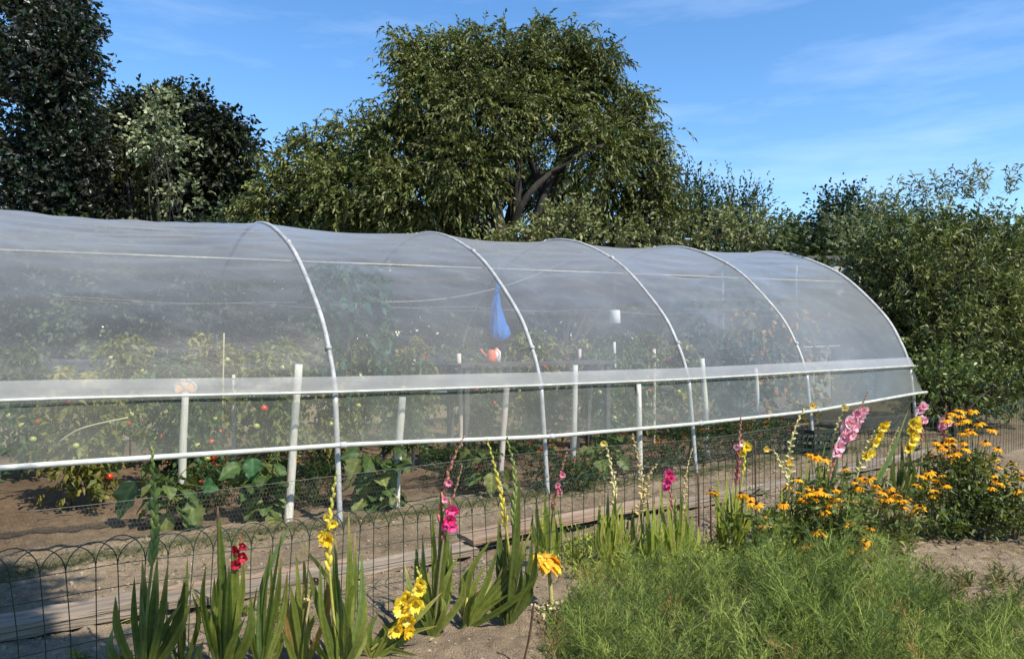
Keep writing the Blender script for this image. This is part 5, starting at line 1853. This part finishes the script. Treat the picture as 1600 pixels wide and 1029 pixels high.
# weeds: low plants among the gladioli, at the foot of the fence and in the dry patch
def weeds():
    m = MB()
    n = 0
    for (x0, x1, y0, y1, num, h, pal) in ((880, 1250, 850, 905, 150, .22, GL_LIGHT), (100, 700, 930, 1040, 12, .05, GL_GREEN), (1180, 1430, 820, 880, 80, .2, GL_GREEN), (1420, 1600, 900, 1010, 60, .12, [(.14, .14, .05), (.22, .18, .08), (.10, .12, .04)]), (860, 930, 940, 1030, 22, .12, GL_GREEN)):
        for _ in range(num):
            g = gz(G(R.uniform(x0, x1), R.uniform(y0, y1)))
            k = R.integers(5, 12)
            hh = h * R.uniform(.4, 1.1)
            st = np.repeat(g[None], k, 0) + R.normal(size=(k, 3)) * [.015, .015, 0]
            d = R.normal(size=(k, 3)) * [.45, .45, .15] + [0, 0, 1]
            twig_leaves(m, st, d, hh, 6, .05, .011, mixcol(pal, k), .12, .55, .1)
    kind(m.obj('weeds', M['veg']), 'stuff')
    # blades of grass, straw coloured on the right, green along the tunnel foot
    m = MB()
    P, D, Cl, Ln = [], [], [], []
    for (cnt, fx, pal, l) in ((3400, 'dry', [(.42, .34, .17), (.50, .41, .22), (.30, .26, .11), (.20, .20, .07)], (.05, .14)), (6000, 'foot', [(.06, .09, .028), (.10, .13, .04), (.18, .17, .07)], (.02, .09))):
        for _ in range(cnt):
            if fx == 'dry':
                x, y = R.uniform(2.35, 4.6), R.uniform(3.3, 6.0)
                if 800 + x / y * F < 1415 or y > 4.7 + R.normal() * .35:
                    continue
                g = np.array([x, y, 0])
            else:
                g = T(R.uniform(-3, 9.2), R.normal() * .16 - .08, 0)
            g[2] = float(ground_z(g[0], g[1]))
            P.append(g)
            D.append([R.normal() * .5, R.normal() * .5, R.uniform(.2, 1)])
            Cl.append(np.array(pal[R.integers(len(pal))]) * R.uniform(.8, 1.2))
            Ln.append(R.uniform(*l))
    m.leaves(np.array(P), np.array(D), np.array(Ln), .004, np.array(Cl), .1, .2)
    kind(m.obj('grass', M['veg']), 'stuff')


weeds()


# ------------------------------------------------------------------ unseen tree added behind the viewpoint to shade the bottom left corner
def shade_tree():
    base = np.array([-1.6, -2.6, 0.0])
    root = thing('added_shade_tree', 'unseen tree added behind the viewpoint to cast shade on the bottom left corner of the bed', 'tree', base)
    cr, tk = MB(), MB()
    fk = np.array([-1.3, -2.0, 3.2])
    tk.tube(smooth_path([base - [0, 0, .2], (base + fk) / 2, fk], 10), np.linspace(.16, .12, 11), 10)
    for c, r in (((.55, -.15, 6.0), (1.2, .8, .7)), ((-.5, .1, 6.4), (1.3, 1.0, .8)), ((-.2, .75, 6.3), (.9, .6, .5)), ((-1.5, -1.3, 6.2), (1.2, 1.1, .9))):
        c, r = np.array(c), np.array(r)
        tk.tube(smooth_path([fk, (fk + c) / 2 + [0, 0, .3], c], 10), np.linspace(.08, .02, 11), 8)
        n = 900
        st, d = clump_pts(c, r, n, .2, .3)
        twig_leaves(cr, st, d, R.uniform(.25, .5, n), 9, .12, .08, mixcol(GREEN, n), .3, .7)
    for mb, nm, mt in ((cr, 'crown', M['leaf']), (tk, 'trunk', M['bark'])):
        mb.v = [a - base for a in mb.v]
        mb.obj(nm, mt, root)


shade_tree()


# ------------------------------------------------------------------ light, sky, camera
SUN_EL, SUN_AZ = math.radians(50), math.atan2(-0.69, 0.72)     # azimuth of the sun as an angle from +X
d = np.array([math.cos(SUN_EL) * math.cos(SUN_AZ), math.cos(SUN_EL) * math.sin(SUN_AZ), math.sin(SUN_EL)])
ld = bpy.data.lights.new('sun', 'SUN')
ld.energy = 4.7
ld.angle = math.radians(0.5)
ld.color = (1.0, 0.93, 0.81)
lo = bpy.data.objects.new('sun', ld)
COL.objects.link(lo)
import mathutils
lo.rotation_euler = mathutils.Vector(d).to_track_quat('Z', 'Y').to_euler()
lo.location = (6, -6, 12)

w = bpy.data.worlds.new('World')
scene.world = w
w.use_nodes = True
nt = w.node_tree
bg = nt.nodes['Background']
sky = nt.nodes.new('ShaderNodeTexSky')
sky.sky_type = 'NISHITA'
sky.sun_disc = False
sky.sun_elevation = SUN_EL
sky.sun_rotation = math.radians(90) - SUN_AZ
sky.air_density = 1.0
sky.dust_density = 0.0
sky.ozone_density = 4.0
bg.inputs['Strength'].default_value = 0.14
tcw = nt.nodes.new('ShaderNodeTexCoord')
mpw = nt.nodes.new('ShaderNodeMapping')
mpw.inputs['Scale'].default_value = (1.6, 1.6, 9.0)
mpw.inputs['Rotation'].default_value = (0.0, 0.10, 0.0)
nzw = nt.nodes.new('ShaderNodeTexNoise')
nzw.inputs['Scale'].default_value = 1.7
nzw.inputs['Detail'].default_value = 7.0
nzw.inputs['Roughness'].default_value = 0.6
rpw = ramp(nt, [(0.50, (0, 0, 0)), (0.85, (0.24, 0.24, 0.24))])
mxw = nt.nodes.new('ShaderNodeMix')
mxw.data_type = 'RGBA'
mxw.inputs[7].default_value = (6.2, 6.9, 7.8, 1)
nt.links.new(tcw.outputs['Generated'], mpw.inputs['Vector'])
nt.links.new(mpw.outputs['Vector'], nzw.inputs['Vector'])
nt.links.new(nzw.outputs['Fac'], rpw.inputs['Fac'])
nt.links.new(rpw.outputs['Color'], mxw.inputs[0])
nt.links.new(sky.outputs['Color'], mxw.inputs[6])
hsw = nt.nodes.new('ShaderNodeHueSaturation')
hsw.inputs['Saturation'].default_value = 1.17
nt.links.new(mxw.outputs[2], hsw.inputs['Color'])
nt.links.new(hsw.outputs['Color'], bg.inputs['Color'])

cd = bpy.data.cameras.new('camera')
cd.sensor_fit = 'HORIZONTAL'
cd.sensor_width = 36.0
cd.lens = 36.0 * F / 1600.0
cd.shift_y = (HY - 514.5) / 1600.0
cd.clip_start = 0.05
cd.clip_end = 2000
co = bpy.data.objects.new('camera', cd)
COL.objects.link(co)
co.location = (0, 0, CH)
co.rotation_euler = (math.radians(90), 0, 0)
scene.camera = co

scene.render.engine = 'CYCLES'
scene.cycles.max_bounces = 8
scene.cycles.diffuse_bounces = 3
scene.cycles.transparent_max_bounces = 24
scene.cycles.use_denoising = True
scene.view_settings.view_transform = 'Standard'
scene.view_settings.look = 'None'
scene.view_settings.exposure = 0.7
scene.view_settings.gamma = 1.0
